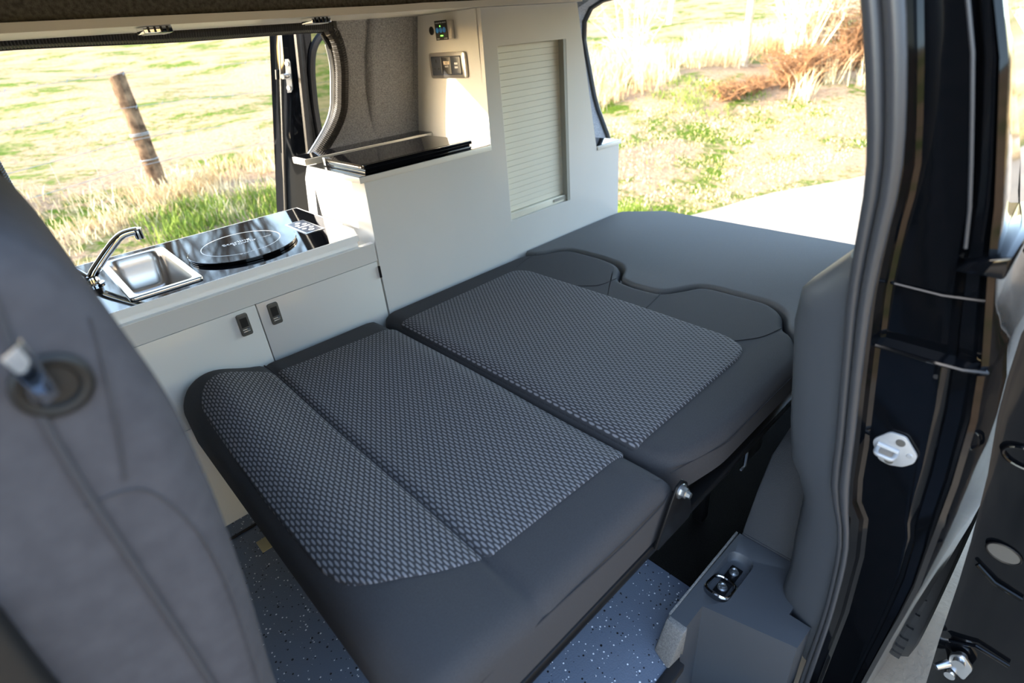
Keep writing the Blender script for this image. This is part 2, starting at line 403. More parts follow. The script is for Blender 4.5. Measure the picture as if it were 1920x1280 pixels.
# rear wall ring around the tailgate opening
ring_in = fillet([(1.62, 0.12), (1.625, 0.70), (1.71, 0.854), (1.785, 1.155), (1.76, 1.235), (1.66, 1.275), (0.56, 1.275), (0.48, 1.235), (0.45, 1.155), (0.40, 0.854), (0.375, 0.70), (0.38, 0.12)], 0.06)
ring_out = [(1.95, -0.2), (1.95, 0.9), (1.80, 1.38), (0.38, 1.38), (0.36, 1.20), (0.27, 1.05), (0.215, 0.95), (0.10, 0.80), (0.05, 0.70), (0.05, -0.2)]
def ring_prism(mb, outer, inner, x0, x1):
    # bridge by angle: build with quads between matched samples
    c = Vector((1.0, 0.6)); N = 96
    def samp(poly, a):
        d = Vector((math.cos(a), math.sin(a))); best = None
        for i in range(len(poly)):
            p = Vector(poly[i])-c; q = Vector(poly[(i+1) % len(poly)])-c; e = q-p; den = d.x*e.y-d.y*e.x
            if abs(den) < 1e-9: continue
            t = (p.x*e.y-p.y*e.x)/den; s_ = (p.x*d.y-p.y*d.x)/den
            if t > 0 and -1e-6 <= s_ <= 1+1e-6 and (best is None or t > best): best = t
        return c+d*best
    O = [samp(outer, 2*PI*i/N) for i in range(N)]; I = [samp(inner, 2*PI*i/N) for i in range(N)]
    vs_ = [(x, p.x, p.y) for x in (x0, x1) for r_ in (O, I) for p in r_]; f = []
    for i in range(N):
        j = (i+1) % N
        f += [(i, j, N+j, N+i), (2*N+i, 3*N+i, 3*N+j, 2*N+j), (i, 2*N+i, 2*N+j, j), (N+i, N+j, 3*N+j, 3*N+i)]
    mb.add(vs_, f); return I
rw = MB(); inner = ring_prism(rw, ring_out, ring_in, 2.04, 2.12)
struct(rw.build('wall_rear', M['carpet']))
ts = MB().tube([(2.125, p.x, p.y) for p in inner], 0.014, 8, closed=True)
tag(ts.build('tailgate_seal', M['rubber']), 'black rubber seal around the open tailgate aperture', 'seal')

# ------------------------------------------------------------------ roof pelmet strip with lights
pel = thing('trim_1', 'white edged pelmet shelf running under the headlining', None, (0.3, 1.46, 1.25), kind='structure')
yb = 1.80
MB().add([(x, y, z) for z in (1.2515, 1.268) for x, y in ((-1.0, 1.46), (0.955, 1.46), (1.03, 1.425), (1.70, 1.425), (1.70, yb), (-1.0, yb))],
         [(5, 4, 3, 2, 1, 0), (6, 7, 8, 9, 10, 11)]+[(i, (i+1) % 6, 6+(i+1) % 6, 6+i) for i in range(6)]).build('board', M['white_edge'], pel)
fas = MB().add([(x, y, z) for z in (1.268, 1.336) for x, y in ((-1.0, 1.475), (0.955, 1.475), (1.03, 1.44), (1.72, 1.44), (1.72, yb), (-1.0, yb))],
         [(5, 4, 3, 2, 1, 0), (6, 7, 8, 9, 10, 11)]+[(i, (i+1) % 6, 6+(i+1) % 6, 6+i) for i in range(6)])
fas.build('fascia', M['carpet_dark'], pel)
for x0, x1, lab in ((0.345, 0.402, 'small chrome strip light under the pelmet above the sink worktop'), (0.722, 0.775, 'small chrome strip light under the pelmet near the grey carpet wall')):
    t = thing('strip_light', lab, 'light', ((x0+x1)/2, 1.50, 1.2515), group='chrome strip lights under the pelmet')
    MB().box(x0, x1, 1.475, 1.535, 1.238, 1.2512).build('housing', M['chrome'], t, bevel=0.002)
    MB().box(x0+0.006, x1-0.006, 1.481, 1.529, 1.2365, 1.2381).build('lens', M['print'], t)
    for k in range(4):
        xx = x0+0.008+k*(x1-x0-0.02)/3
        MB().box(xx, xx+0.004, 1.4738, 1.4751, 1.2395, 1.2500).build('reflection_bar', M['dark_metal'], t)  # dark bars draw the striped reflections on the chrome housing

# ------------------------------------------------------------------ far door seal
sp3 = [(0.006, y_far(0.9)-0.008, 0.9), (0.006, y_far(1.15)-0.008, 1.15), (0.03, y_far(1.24)-0.008, 1.236), (0.1, y_far(1.255)-0.008, 1.258), (0.5, y_far(1.25)-0.008, 1.250)]
for x, z in reversed([q for q in op if q[1] > 0.85]): sp3.append((x-0.006, y_far(z)-0.008, z-0.004))
sp3 = spline(sp3, 5)
fs = thing('door_seal', 'ribbed black rubber seal around the far sliding door opening', 'seal', (0.3, 1.78, 1.25))
dn = []
for a_, b_ in zip(sp3, sp3[1:]):
    k_ = max(1, int((b_-a_).length/0.0016)); dn += [a_.lerp(b_, j/k_) for j in range(k_)]
MB().tube(dn, [0.0225 if (i//2) % 2 else 0.0208 for i in range(len(dn))], 10).build('ribbed_trim', M['ribbed'], fs, ang=25)
MB().tube([(p.x-0.018 if p.z < 1.235 else p.x-0.004, p.y+0.016, p.z-(0.016 if p.z > 1.2 else 0.004)) for p in sp3], 0.009, 8).build('inner_lip', M['rubber'], fs)
hl = [(x, z) for x, z in op if 0.85 < z < 1.22]
MB().tube(spline([(x-0.024, y_far(z)+0.03, z-0.004) for x, z in hl], 5), 0.005, 8).build('bright_bead', M['zinc'], fs)

# ------------------------------------------------------------------ far sliding door, slid back outside
dz = [0.10, 0.40, 0.65, 0.80, 0.95, 1.10, 1.20, 1.28]
def d_out(z): t = (z-0.65)/0.593; return (0.774+0.092*t, 2.25-0.15*t)
def d_in(z): t = (z-0.62)/0.62; return (0.892+0.035*t, 2.17-0.15*t)
fd = thing('sliding_door', 'black far side sliding door slid back open, with tinted window, seen past the worktop', 'door', (1.4, 2.2, 0.1))
lead = []
for z in dz:
    xo, yo = d_out(z); xi, yi = d_in(z)
    mx_, my_ = xo*0.45+xi*0.55, yo*0.45+yi*0.55
    lead.append([(xo, yo, z), (xo+0.012, yo-0.012, z), (xo+0.02, yo-0.022, z), (mx_-0.012, my_-0.006, z), (mx_+0.004, my_-0.016, z), (xi-0.012, yi+0.012, z), (xi, yi, z), (xi+0.05, yi, z), (xi+0.05, yo-0.01, z), (xo+0.03, yo+0.01, z)])
MB().loft(lead).build('leading_edge', M['paint'], fd)
def door_panel(x0, x1, z0, z1, name, m):
    mb = MB(); nz = 5
    secs = []
    for k in range(nz+1):
        z = z0+(z1-z0)*k/nz; xi, yi = d_in(z); xa = x0(z) if callable(x0) else x0
        secs.append([(xa, yi, z), (x1, yi, z), (x1, yi+0.05, z), (xa, yi+0.05, z)])
    mb.loft(secs); return mb.build(name, m, fd)
wx = lambda z: interp([(0.60, 0.925), (0.83, 0.93), (0.90, 0.92), (1.0, 0.93), (1.1, 0.94), (1.20, 0.955), (1.24, 0.99), (1.3, 0.99)], z)
door_panel(lambda z: d_in(z)[0]+0.02, 1.75, 0.10, 0.79, 'lower_panel', M['paint'])
door_panel(lambda z: d_in(z)[0]+0.02, 1.75, 1.245, 1.28, 'top_rail', M['paint'])
door_panel(lambda z: d_in(z)[0]+0.02, 0.952, 0.79, 1.245, 'window_pillar', M['paint'])
door_panel(1.62, 1.75, 0.79, 1.245, 'rear_pillar', M['paint'])
gl = MB(); gl.loft([[(0.945, d_in(z)[1]+0.018, z), (1.63, d_in(z)[1]+0.018, z), (1.63, d_in(z)[1]+0.022, z), (0.945, d_in(z)[1]+0.022, z)] for z in (0.78, 0.95, 1.1, 1.25)])
gl.build('window_pane', M['tinted'], fd)
wg = [(0.958, 0.84), (0.952, 1.0), (0.958, 1.12), (0.975, 1.19), (1.02, 1.232), (1.10, 1.236), (1.56, 1.236), (1.61, 1.20), (1.61, 0.85), (1.56, 0.80), (1.0, 0.80), (0.968, 0.812)]
MB().tube([(x, d_in(z)[1]-0.004, z) for x, z in fillet(wg, 0.04, 4)], 0.013, 8, closed=True).build('window_rubber', M['rubber'], fd)
MB().tube([(d_in(z)[0]-0.002, d_in(z)[1]-0.006, z) for z in dz], 0.012, 8).build('edge_seal', M['rubber'], fd)
MB().tube([(d_out(z)[0]+0.024, d_out(z)[1]-0.03, z) for z in dz], 0.006, 8).build('outer_lip', M['rubber'], fd)
# latch plate on the leading edge
def face_pt(t, z, off=0.0):
    xo, yo = d_out(z); xi, yi = d_in(z); return (xo+(xi-xo)*t-off*0.80, yo+(yi-yo)*t-off*0.60, z)
lp = MB(); pl = []
for z, hw in ((1.055, 0.06), (1.065, 0.11), (1.15, 0.11), (1.16, 0.06)):
    pl.append([face_pt(0.62-hw, z, 0.012), face_pt(0.62+hw, z, 0.012), face_pt(0.62+hw, z, 0.0), face_pt(0.62-hw, z, 0.0)])
lt = lp.loft(pl).build('latch_plate', M['zinc'], fd)
MB().cyl(face_pt(0.62, 1.146, 0.010), face_pt(0.62, 1.146, 0.016), 0.007, n=14).build('screw', M['steel'], lt)
MB().cyl(face_pt(0.62, 1.070, 0.010), face_pt(0.62, 1.070, 0.016), 0.007, n=14).build('screw', M['steel'], lt)
a = face_pt(0.60, 1.108, 0.008); b = face_pt(0.55, 1.108, 0.036)
MB().cyl(a, b, 0.011, 0.008, n=12).build('latch_pin', M['chrome'], lt)
MB().tube([face_pt(0.22, 1.10, 0.006), face_pt(0.22, 1.13, 0.006)], 0.005, 8).build('bump_stop', M['dark_plastic'], fd)
MB().tube([face_pt(0.25, z, 0.004) for z in (0.66, 0.75, 0.85)], 0.004, 6).build('cable', M['rubber'], fd)

# ================================================================== kitchen base cabinet
YF = 1.44
kc = thing('base_cabinet', 'low white kitchen cabinet with two latched doors under the sink worktop', 'cabinet', (0.3, 1.65, 0.0))
MB().box(-0.55, 0.735, YF+0.018, 1.88, 0.0, 0.575).build('carcass', M['white'], kc)
MB().box(-0.55, 0.742, YF, YF+0.018, 0.6105, 0.6655).build('apron', M['white'], kc)
MB().box(-0.55, 0.7005, 1.4585, 1.476, 0.6, 0.6815).build('riser', M['bright_white'], kc)
MB().box(-0.55, 0.742, YF, YF+0.018, 0.6656, 0.6668).build('apron_highlight', M['bright_white'], kc)  # thin white strip draws the highlight along the apron's top edge
MB().box(-0.55, 0.742, YF, YF+0.018, 0.001, 0.3455).build('lower_panel', M['white'], kc)
def latch(x, z, parent):
    h = MB().prism(fillet([(x-0.0145, z-0.031), (x+0.0145, z-0.031), (x+0.0145, z+0.031), (x-0.0145, z+0.031)], 0.006, 4), 1, YF-0.006, YF).build('latch', M['grey_plastic'], parent, bevel=0.0015)
    return h
for xa, xb, lx in ((-0.55, 0.3655, 0.324), (0.3685, 0.7395, 0.4065)):
    d = MB().box(xa, xb, YF, YF+0.018, 0.3475, 0.6085).build('door', M['white'], kc, bevel=0.0008)
    z = 0.568
    latch(lx, z, d)
    MB().box(lx-0.009, lx+0.009, YF-0.0066, YF-0.0055, z-0.006, z+0.020).build('latch_pocket', M['black'], d)
    MB().box(lx-0.009, lx+0.009, YF-0.0075, YF-0.0055, z-0.0155, z-0.0115).build('latch_slider', M['zinc'], d, bevel=0.0005)
    MB().box(lx-0.009, lx+0.009, YF-0.0075, YF-0.0055, z-0.0215, z-0.0175).build('latch_bar', M['zinc'], d, bevel=0.0005)
    MB().cyl((lx+0.006, YF-0.0085, z-0.0105), (lx+0.006, YF-0.0055, z-0.0105), 0.0025, n=10).build('latch_button', M['chrome'], d)
MB().box(0.7375, 0.7445, YF-0.005, YF-0.0002, 0.556, 0.594).build('hinge', M['dark_metal'], kc, bevel=0.001)

# worktop with a cut-out for the sink
wt = thing('worktop', 'glossy black kitchen worktop with white front edge', 'worktop', (0.3, 1.75, 0.682))
hx_0, hx_1, hy_0, hy_1 = 0.132, 0.272, 1.503, 1.868
tp_ = MB()
tp_.box(-0.55, hx_0, 1.4545, 1.935, 0.682, 0.700); tp_.box(hx_0, hx_1, 1.4545, hy_0, 0.682, 0.700); tp_.box(hx_0, hx_1, hy_1, 1.935, 0.682, 0.700)
tp_.prism([(hx_1, 1.4545), (0.7025, 1.4545), (0.728, 1.52), (0.731, 1.935), (hx_1, 1.935)], 2, 0.682, 0.700)
tp_.build('top', M['gloss_black'], wt)
MB().box(-0.55, 0.7035, 1.4520, 1.4543, 0.6818, 0.7002).build('front_edging', M['bright_white'], wt)
MB().box(-0.55, 0.732, 1.9352, 1.937, 0.682, 0.7005).build('back_edging', M['bright_white'], wt)
MB().box(0.7312, 0.733, 1.60, 1.937, 0.682, 0.7005).build('end_edging', M['bright_white'], wt)

# sink
sk = thing('sink', 'small square stainless steel sink set in the black worktop', 'sink', (0.2, 1.685, 0.7002))
sx0, sx1, sy0, sy1 = 0.118, 0.284, 1.491, 1.880
def rrect(x0, x1, y0, y1, r, seg=6): return fillet([(x0, y0), (x1, y0), (x1, y1), (x0, y1)], r, seg)
secs = []
for (ins, z, r) in ((0.0, 0.7002, 0.010), (0.0, 0.7045, 0.010), (0.002, 0.7065, 0.009), (0.015, 0.7065, 0.02), (0.017, 0.704, 0.028), (0.020, 0.675, 0.030), (0.026, 0.615, 0.03), (0.04, 0.600, 0.024)):
    secs.append([(p[0], p[1], z) for p in rrect(sx0+ins, sx1-ins, sy0+ins, sy1-ins, r)])
m = len(secs[0])
sb = MB(); sb.loft(secs, cap=False); sb.f.append(tuple((len(secs)-1)*m+k for k in range(m)))
sb.build('bowl', M['steel'], sk, ang=60)
MB().lathe((0.2, 1.685, 0.600), [(0.022, 0.0005), (0.022, 0.003), (0.017, 0.003), (0.016, 0.001)], 20).build('drain', M['chrome'], sk)
# tap
ty = 1.705
tp = thing('tap', 'chrome tap with angled spout over the sink', 'tap', (0.078, ty, 0.7002))
MB().lathe((0.078, ty, 0.7002), [(0.024, 0.0), (0.024, 0.004), (0.017, 0.008), (0.016, 0.02), (0.013, 0.026)], 24).build('base', M['chrome'], tp)
MB().tube(spline([(0.078, ty, 0.716), (0.090, ty, 0.732), (0.125, ty, 0.764), (0.162, ty, 0.794), (0.180, ty, 0.804), (0.198, ty, 0.8065), (0.216, ty, 0.806)], 5), [0.0115]*8+[0.011]*8+[0.0105]*8+[0.0105]*7, 14).build('spout', M['chrome'], tp)
MB().lathe((0.216, ty, 0.784), [(0.009, 0), (0.0105, 0.004), (0.0105, 0.016), (0.0125, 0.022), (0.0125, 0.028)], 18).build('nozzle', M['chrome'], tp)
MB().tube([(0.075, ty+0.012, 0.720), (0.053, ty+0.04, 0.750)], [0.006, 0.004], 10).build('lever', M['chrome'], tp)

# round cover disc with print
ZW = 0.7002
dk = thing('hob_cover', 'round glossy black cover disc with white ring print on the worktop', 'cover', (0.444, 1.652, ZW))
MB().lathe((0.444, 1.652, ZW), [(0.142, 0.0), (0.146, 0.002), (0.146, 0.004), (0.143, 0.0045), (0.143, 0.0055), (0.147, 0.006), (0.147, 0.0092), (0.146, 0.0098)], 72).build('disc', M['gloss_black'], dk, ang=15)
def arc(cx, cy, r, a0, a1, z, w):
    vs_ = []; N = 72
    for i in range(N+1):
        a = a0+(a1-a0)*i/N
        for rr in (r-w, r+w): vs_.append((cx+rr*math.cos(a), cy+rr*math.sin(a), z))
    return MB().add(vs_, [(2*i, 2*i+1, 2*i+3, 2*i+2) for i in range(N)])
zt = ZW+0.0100
arc(0.446, 1.672, 0.108, -1.30, 4.40, zt, 0.0012).build('ring_print', M['print'], dk)
tdir = lambda cx, cy: (lambda co: (cx+co.x, cy+co.y, zt+0.0002))
text_obj('lettering', 'Sterling', 0.026, tdir(0.437, 1.690), M['print'], dk)
text_obj('lettering', 'Power', 0.026, tdir(0.455, 1.668), M['print'], dk)
MB().box(0.492, 0.532, 1.6665, 1.6680, zt, zt+0.0002).build('print_line', M['print'], dk)
text_obj('lettering', 'INDUCTION', 0.013, tdir(0.442, 1.565), M['print'], dk)
# touch control panel
ct = thing('touch_control', 'small rectangular touch panel with white symbols at the worktop end', 'control panel', (0.644, 1.682, ZW))
MB().box(0.613, 0.675, 1.604, 1.760, ZW, ZW+0.0016).build('plate', M['zinc'], ct, bevel=0.0005)
MB().box(0.618, 0.670, 1.611, 1.753, ZW+0.0016, ZW+0.0022).build('glass', M['socket'], ct)
for i, (dx, dy, r) in enumerate(((0, 0.05, 0.008), (-0.012, 0.025, 0.007), (0.012, 0.025, 0.007), (-0.012, -0.025, 0.007), (0.012, -0.025, 0.007), (0.0, -0.05, 0.009))):
    arc(0.644+dx, 1.682+dy, r*0.8, 0, 2*PI, ZW+0.0024, 0.0016).build('symbol', M['print'], ct)
text_obj('lettering', '8888', 0.020, lambda co: (0.644+co.x, 1.682+co.y, ZW+0.0024), M['print'], ct)

# ================================================================== tall cabinet
tc_ = thing('tall_cabinet', 'tall white cabinet with a cream roller shutter, beside the bed', 'cabinet', (1.3, 1.65, 0.0))
out = [(0.745, 0.001), (1.942, 0.001), (1.942, 0.738), (1.797, 0.738), (1.690, 1.2505), (1.247, 1.2505), (1.237, 0.859), (1.237, 0.842), (0.756, 0.842)]
hx0, hx1, hz0, hz1 = 1.302, 1.628, 0.580, 1.144
def strip(name, poly): MB().prism(poly, 1, YF, YF+0.018).build(name, M['white'], tc_)
# front skin built round the shutter opening, one mesh
fr = MB(); V = [(0.745, 0.001), (hx0, 0.001), (hx1, 0.001), (1.942, 0.001), (0.7455, hz0), (hx0, hz0), (hx1, hz0), (1.942, hz0), (1.942, 0.738), (1.797, 0.738), (0.752, 0.842), (1.237, 0.842), (hx0, hz1), (hx1, hz1), (1.7125, hz1), (1.690, 1.2505), (1.247, 1.2505), (1.2445, hz1), (hx0, 0.842), (hx1, 0.842), (1.775, 0.842), (hx0, 1.2505), (hx1, 1.2505), (hx1, 0.738), (hx0, 0.738)]
F = [(0, 1, 5, 4), (1, 2, 6, 5), (2, 3, 7, 6), (4, 5, 24, 18, 11, 10), (6, 7, 8, 9, 23), (23, 9, 20, 19), (19, 20, 14, 13), (11, 18, 12, 17), (17, 12, 21, 16), (12, 13, 22, 21), (13, 14, 15, 22)]
nv = len(V)
allf = list(F)+[tuple(i+nv for i in reversed(f)) for f in F]
from collections import Counter
ec = Counter()
for f in F:
    for i in range(len(f)): ec[frozenset((f[i], f[(i+1) % len(f)]))] += 1
for e, c in ec.items():
    if c == 1: a, b = tuple(e); allf.append((a, b, b+nv, a+nv))
fr.add([(x, YF, z) for x, z in V]+[(x, YF+0.018, z) for x, z in V], allf)
fr.build('front_panel', M['white'], tc_, ang=20)
MB().box(0.7555, 0.7735, YF+0.0181, 1.79, 0.001, 0.842).build('side_panel', M['white'], tc_)
MB().add([(1.242, YF+0.0181, 0.859), (1.242, 1.865, 0.859), (1.242, 1.76, 1.2505), (1.242, YF+0.0181, 1.2505), (1.258, YF+0.0181, 0.859), (1.258, 1.865, 0.859), (1.258, 1.76, 1.2505), (1.258, YF+0.0181, 1.2505)],
         [(0, 1, 2, 3), (7, 6, 5, 4), (0, 4, 5, 1), (1, 5, 6, 2), (2, 6, 7, 3), (3, 7, 4, 0)]).build('socket_panel', M['white'], tc_)
MB().add([(x+s, y, z) for s in (0, -0.016) for x, y, z in ((1.797, YF+0.0181, 0.738), (1.797, 1.86, 0.738), (1.690, 1.76, 1.2505), (1.690, YF+0.0181, 1.2505))],
         [(0, 1, 2, 3), (7, 6, 5, 4), (0, 4, 5, 1), (1, 5, 6, 2), (2, 6, 7, 3), (3, 7, 4, 0)]).build('rear_side_panel', M['white'], tc_)
MB().box(1.925, 1.942, YF+0.0181, 1.86, 0.001, 0.738).build('rear_panel', M['white'], tc_)
# shutter: reveal frame and slats
rv_ = MB(); rv_.box(hx0-0.002, hx1+0.02, YF+0.034, YF+0.036, hz0-0.02, hz1+0.02); rv_.build('shutter_backing', M['slat'], tc_)
MB().box(hx1-0.0145, hx1+0.001, YF+0.0005, YF+0.034, hz0, hz1).build('shutter_channel', M['slat_frame'], tc_)
MB().box(hx0-0.001, hx0+0.003, YF+0.0005, YF+0.034, hz0, hz1).build('shutter_channel', M['white_edge'], tc_)
sh = MB().box(hx0+0.003, hx1-0.0145, YF+0.010, YF+0.0332, hz0+0.0005, hz0+0.024).build('shutter_handle', M['slat'], tc_, bevel=0.002)
ns = 27; ph = (hz1-hz0-0.026)/ns; first = None
for i in range(ns):
    z0 = hz0+0.0255+i*ph
    if first is None:
        first = MB().box(hx0+0.003, hx1-0.0145, YF+0.024, YF+0.0335, z0+0.0002, z0+ph-0.0002).build('slat', M['slat'], tc_, bevel=0.0007, ang=20)
    else:
        c = first.copy(); COL.objects.link(c); c.parent = tc_; c.matrix_parent_inverse = first.matrix_parent_inverse; c.location = (0, 0, i*ph)
MB().box(hx0+0.24, hx1-0.0145, YF+0.006, YF+0.010, hz0+0.010, hz0+0.020).build('pull_lip', M['slat_frame'], tc_)

# hob shelf
hs = thing('hob_shelf', 'black topped shelf with white edging carrying the flat stove', 'shelf', (1.0, 1.6, 0.842))
MB().box(0.738, 1.237, YF-0.004, 1.768, 0.8425, 0.8585).build('board', M['white_edge'], hs, bevel=0.001)
MB().box(0.742, 1.237, YF+0.001, 1.766, 0.8586, 0.8600).build('top_sheet', M['gloss_black'], hs)
ul = thing('rear_ledge', 'narrow black ledge with white edging behind the flat stove', 'shelf', (1.0, 1.82, 0.86))
MB().box(0.735, 1.2415, 1.770, 1.862, 0.8605, 0.8795).build('board', M['white_edge'], ul, bevel=0.001)
MB().box(0.742, 1.2415, 1.773, 1.862, 0.8796, 0.881).build('top_sheet', M['gloss_black'], ul)
rs = thing('rear_shelf', 'short white shelf at the tail end of the tall cabinet', 'shelf', (1.87, 1.65, 0.738))
MB().box(1.799, 1.955, YF-0.004, 1.85, 0.7385, 0.753).build('board', M['white_edge'], rs, bevel=0.001)
MB().box(1.801, 1.950, YF+0.002, 1.85, 0.7531, 0.7545).build('top_sheet', M['gloss_black'], rs)
# stove
st = thing('stove', 'flat black gas stove with closed glass lid on the shelf', 'stove', (0.965, 1.57, 0.8602))
MB().box(0.768, 1.165, 1.452, 1.688, 0.8602, 0.868).build('tray', M['gloss_black'], st, bevel=0.002)
MB().box(0.772, 1.161, 1.456, 1.684, 0.8682, 0.8745).build('body', M['gloss_black'], st)
MB().box(0.766, 1.167, 1.450, 1.460, 0.8747, 0.886).build('front_rail', M['gloss_black'], st, bevel=0.002, ang=20)
MB().box(0.766, 1.167, 1.461, 1.690, 0.880, 0.8865).build('glass_lid', M['gloss_black'], st)
MB().box(0.768, 0.774, 1.47, 1.675, 0.8747, 0.8798).build('side_strip', M['steel'], st, bevel=0.0008)
MB().box(0.7655, 0.772, 1.690, 1.704, 0.862, 0.886).build('hinge', M['zinc'], st, bevel=0.001)
MB().box(1.161, 1.1675, 1.690, 1.704, 0.862, 0.886).build('hinge', M['zinc'], st, bevel=0.001)
for yy in (1.480, 1.665): MB().cyl((0.7672, yy, 0.8772), (0.7682, yy, 0.8772), 0.003, n=10).build('screw', M['chrome'], st)

# switch panel on the end face (faces the cab, -x)
XP = 1.242
fx = lambda y, z, dx: (XP-dx, y, z)
sw = thing('switch_panel', 'small black switch box with three blue buttons on white panel', 'control panel', (XP, 1.6, 1.18))
MB().box(XP-0.030, XP-0.0002, 1.5665, 1.627, 1.176, 1.2275).build('case', M['steel'], sw, bevel=0.002)
MB().box(XP-0.0316, XP-0.0301, 1.5655, 1.6285, 1.1745, 1.2290).build('face', M['black'], sw)
for k, yy in enumerate((1.6165, 1.5985, 1.5805)):
    MB().lathe((XP-0.0316, yy, 1.2025), [(0.0078, -0.0001), (0.0075, -0.0016), (0.005, -0.002)], 20, axis='x').build('button', M['blue'], sw)
MB().cyl((XP-0.0325, 1.601, 1.2135), (XP-0.0315, 1.601, 1.2135), 0.0018, n=8).build('led', M['led'], sw)
MB().box(XP-0.0322, XP-0.0315, 1.590, 1.603, 1.1855, 1.1882).build('indicator', M['led'], sw)
ytxt = lambda y0, z0: (lambda co: (XP-0.0318+co.z*0.1, y0-co.x, z0+co.y))
text_obj('lettering', 'TANK BATTERY MASTER', 0.0052, ytxt(1.597, 1.2225), M['print'], sw)
text_obj('lettering', 'CARGO', 0.0045, ytxt(1.617, 1.1785), M['print'], sw)
text_obj('lettering', 'POWER', 0.0048, ytxt(1.577, 1.1785), M['print'], sw)
gm = thing('round_grommet', 'round black hole grommet beside the switch box', 'grommet', (XP, 1.69, 1.2))
MB().lathe((XP-0.0003, 1.690, 1.2035), [(0.0125, 0.0), (0.0125, -0.0018), (0.0105, -0.0024)], 24, axis='x').build('rim', M['dark_plastic'], gm)
MB().lathe((XP-0.0026, 1.690, 1.2035), [(0.0105, 0.0), (0.0102, -0.0006)], 24, axis='x').build('plug', M['black'], gm)
# socket plate
so = thing('socket_plate', 'steel framed triple socket plate with mains, meter and usb', 'socket', (XP, 1.617, 1.10))
def plate(y0, y1, z0, z1, dx0, dx1, r, name, m, bv=0.0):
    return MB().prism(rrect(y0, y1, z0, z1, r), 0, XP-dx1, XP-dx0).build(name, m, so, bevel=bv)
plate(1.520, 1.715, 1.061, 1.139, 0.0002, 0.011, 0.012, 'frame', M['steel'], 0.004)
pa = plate(1.539, 1.700, 1.071, 1.128, 0.0111, 0.0122, 0.004, 'insert', M['socket'])
mm = plate(1.642, 1.698, 1.073, 1.126, 0.0123, 0.0140, 0.004, 'mains_socket', M['socket'], 0.0006)
for yy, zz, hw, hh in ((1.670, 1.114, 0.0022, 0.005), (1.681, 1.091, 0.0033, 0.0023), (1.659, 1.091, 0.0033, 0.0023)):
    MB().box(XP-0.0144, XP-0.0138, yy-hw, yy+hw, zz-hh, zz+hh).build('pin_hole', M['black'], so)
plate(1.592, 1.640, 1.073, 1.126, 0.0123, 0.0138, 0.003, 'meter', M['dark_plastic'], 0.0006)
MB().box(XP-0.0142, XP-0.0137, 1.600, 1.630, 1.103, 1.113).build('display', M['amber'], so)
text_obj('lettering', '1887', 0.012, lambda co: (XP-0.0144, 1.615-co.x, 1.1082+co.y), M['dark_metal'], so)
text_obj('lettering', 'VOLTS', 0.006, lambda co: (XP-0.0140, 1.615-co.x, 1.097+co.y), M['print'], so)
plate(1.541, 1.590, 1.073, 1.126, 0.0123, 0.0138, 0.006, 'usb_module', M['socket'], 0.0006)
for zz in (1.105, 1.094): MB().box(XP-0.0144, XP-0.0137, 1.556, 1.572, zz-0.003, zz+0.003).build('usb_port', M['zinc'], so)

# ================================================================== folded bed
bed = thing('folding_bed', 'charcoal two piece seat folded flat into a bed with woven panels', 'bed', (0.7, 0.9, 0.0))
def bump(t): return math.exp(-t*t)
def edge_drop(v, lo, hi, w, h):
    d = min(v-lo, hi-v); return 0.0 if d > w else -h*(1-max(0, d)/w)**2
def seat_top(x, y):
    z = 0.4535
    z += (0.022+0.022*sstep((y-0.95)/0.42))*bump((x-0.195)/0.085)   # front roll
    z -= 0.008*bump((x-0.330)/0.010)                      # stitched channel
    z += edge_drop(x, 0.112, 0.693, 0.06, 0.018)+edge_drop(y, 0.366, 1.428, 0.07, 0.006)
    z += 0.002*math.sin(9*y+2)*math.sin(7*x)
    return z
def back_top(x, y):
    z = 0.452
    z += edge_drop(y, 0.362, 1.43, 0.07, 0.012)+edge_drop(x, 0.697, 1.55, 0.045, 0.012)
    return z
so_ = dense(fillet([(0.112, 0.366), (0.693, 0.366), (0.693, 1.428), (0.36, 1.428), (0.20, 1.434), (0.110, 1.424)], [0.05, 0.02, 0.03, 0.1, 0.05, 0.06], 8), 0.012)
sc = MB().pad(so_, seat_top, 0.335, 0.034, rings=40, nr=6, center=(0.36, 0.9)).build('seat_cushion', M['fabric'], bed, ang=70)
def panel(outline, topf, lift, name, parent, r=0.004):
    c = sum((Vector(p) for p in outline), Vector((0, 0)))/len(outline)
    return MB().pad(outline, lambda x, y: topf(x, y)+lift, 0.425, r, rings=40, nr=3, center=c).build(name, M['weave'], parent, ang=70)
pA = dense(fillet([(0.3285, 0.492), (0.243, 0.522), (0.178, 0.562), (0.146, 0.594), (0.130, 0.66), (0.128, 0.9), (0.136, 1.28), (0.165, 1.345), (0.216, 1.372), (0.286, 1.365), (0.3285, 1.335)], [0.01, 0.03, 0.03, 0.03, 0.03, 0.1, 0.05, 0.04, 0.05, 0.04, 0.01], 6), 0.01)
panel(pA, seat_top, 0.0032, 'woven_front_panel', sc)
pB = dense(fillet([(0.3315, 0.488), (0.684, 0.476), (0.686, 1.31), (0.3315, 1.333)], 0.012, 4), 0.01)
panel(pB, seat_top, 0.0032, 'woven_rear_panel', sc)
# stitched lines of the seat border
def line_on(topf, pts, dz): return [(x, y, topf(x, y)+dz) for x, y in pts]
MB().tube(line_on(seat_top, [(0.330, 0.49-0.012*i) for i in range(8)], 0.0), 0.0012, 6).build('stitch_line', M['seam'], sc)
MB().tube(line_on(seat_top, [(0.330, 1.335+0.011*i) for i in range(8)], 0.0), 0.0022, 6).build('stitch_line', M['seam'], sc)
MB().tube([(0.17+i*0.0264, 0.3645+(0.006 if i in (0, 19) else 0)+0.004*math.sin(i*0.33), 0.4225) for i in range(20)], 0.0014, 6).build('stitch_line', M['seam'], sc)
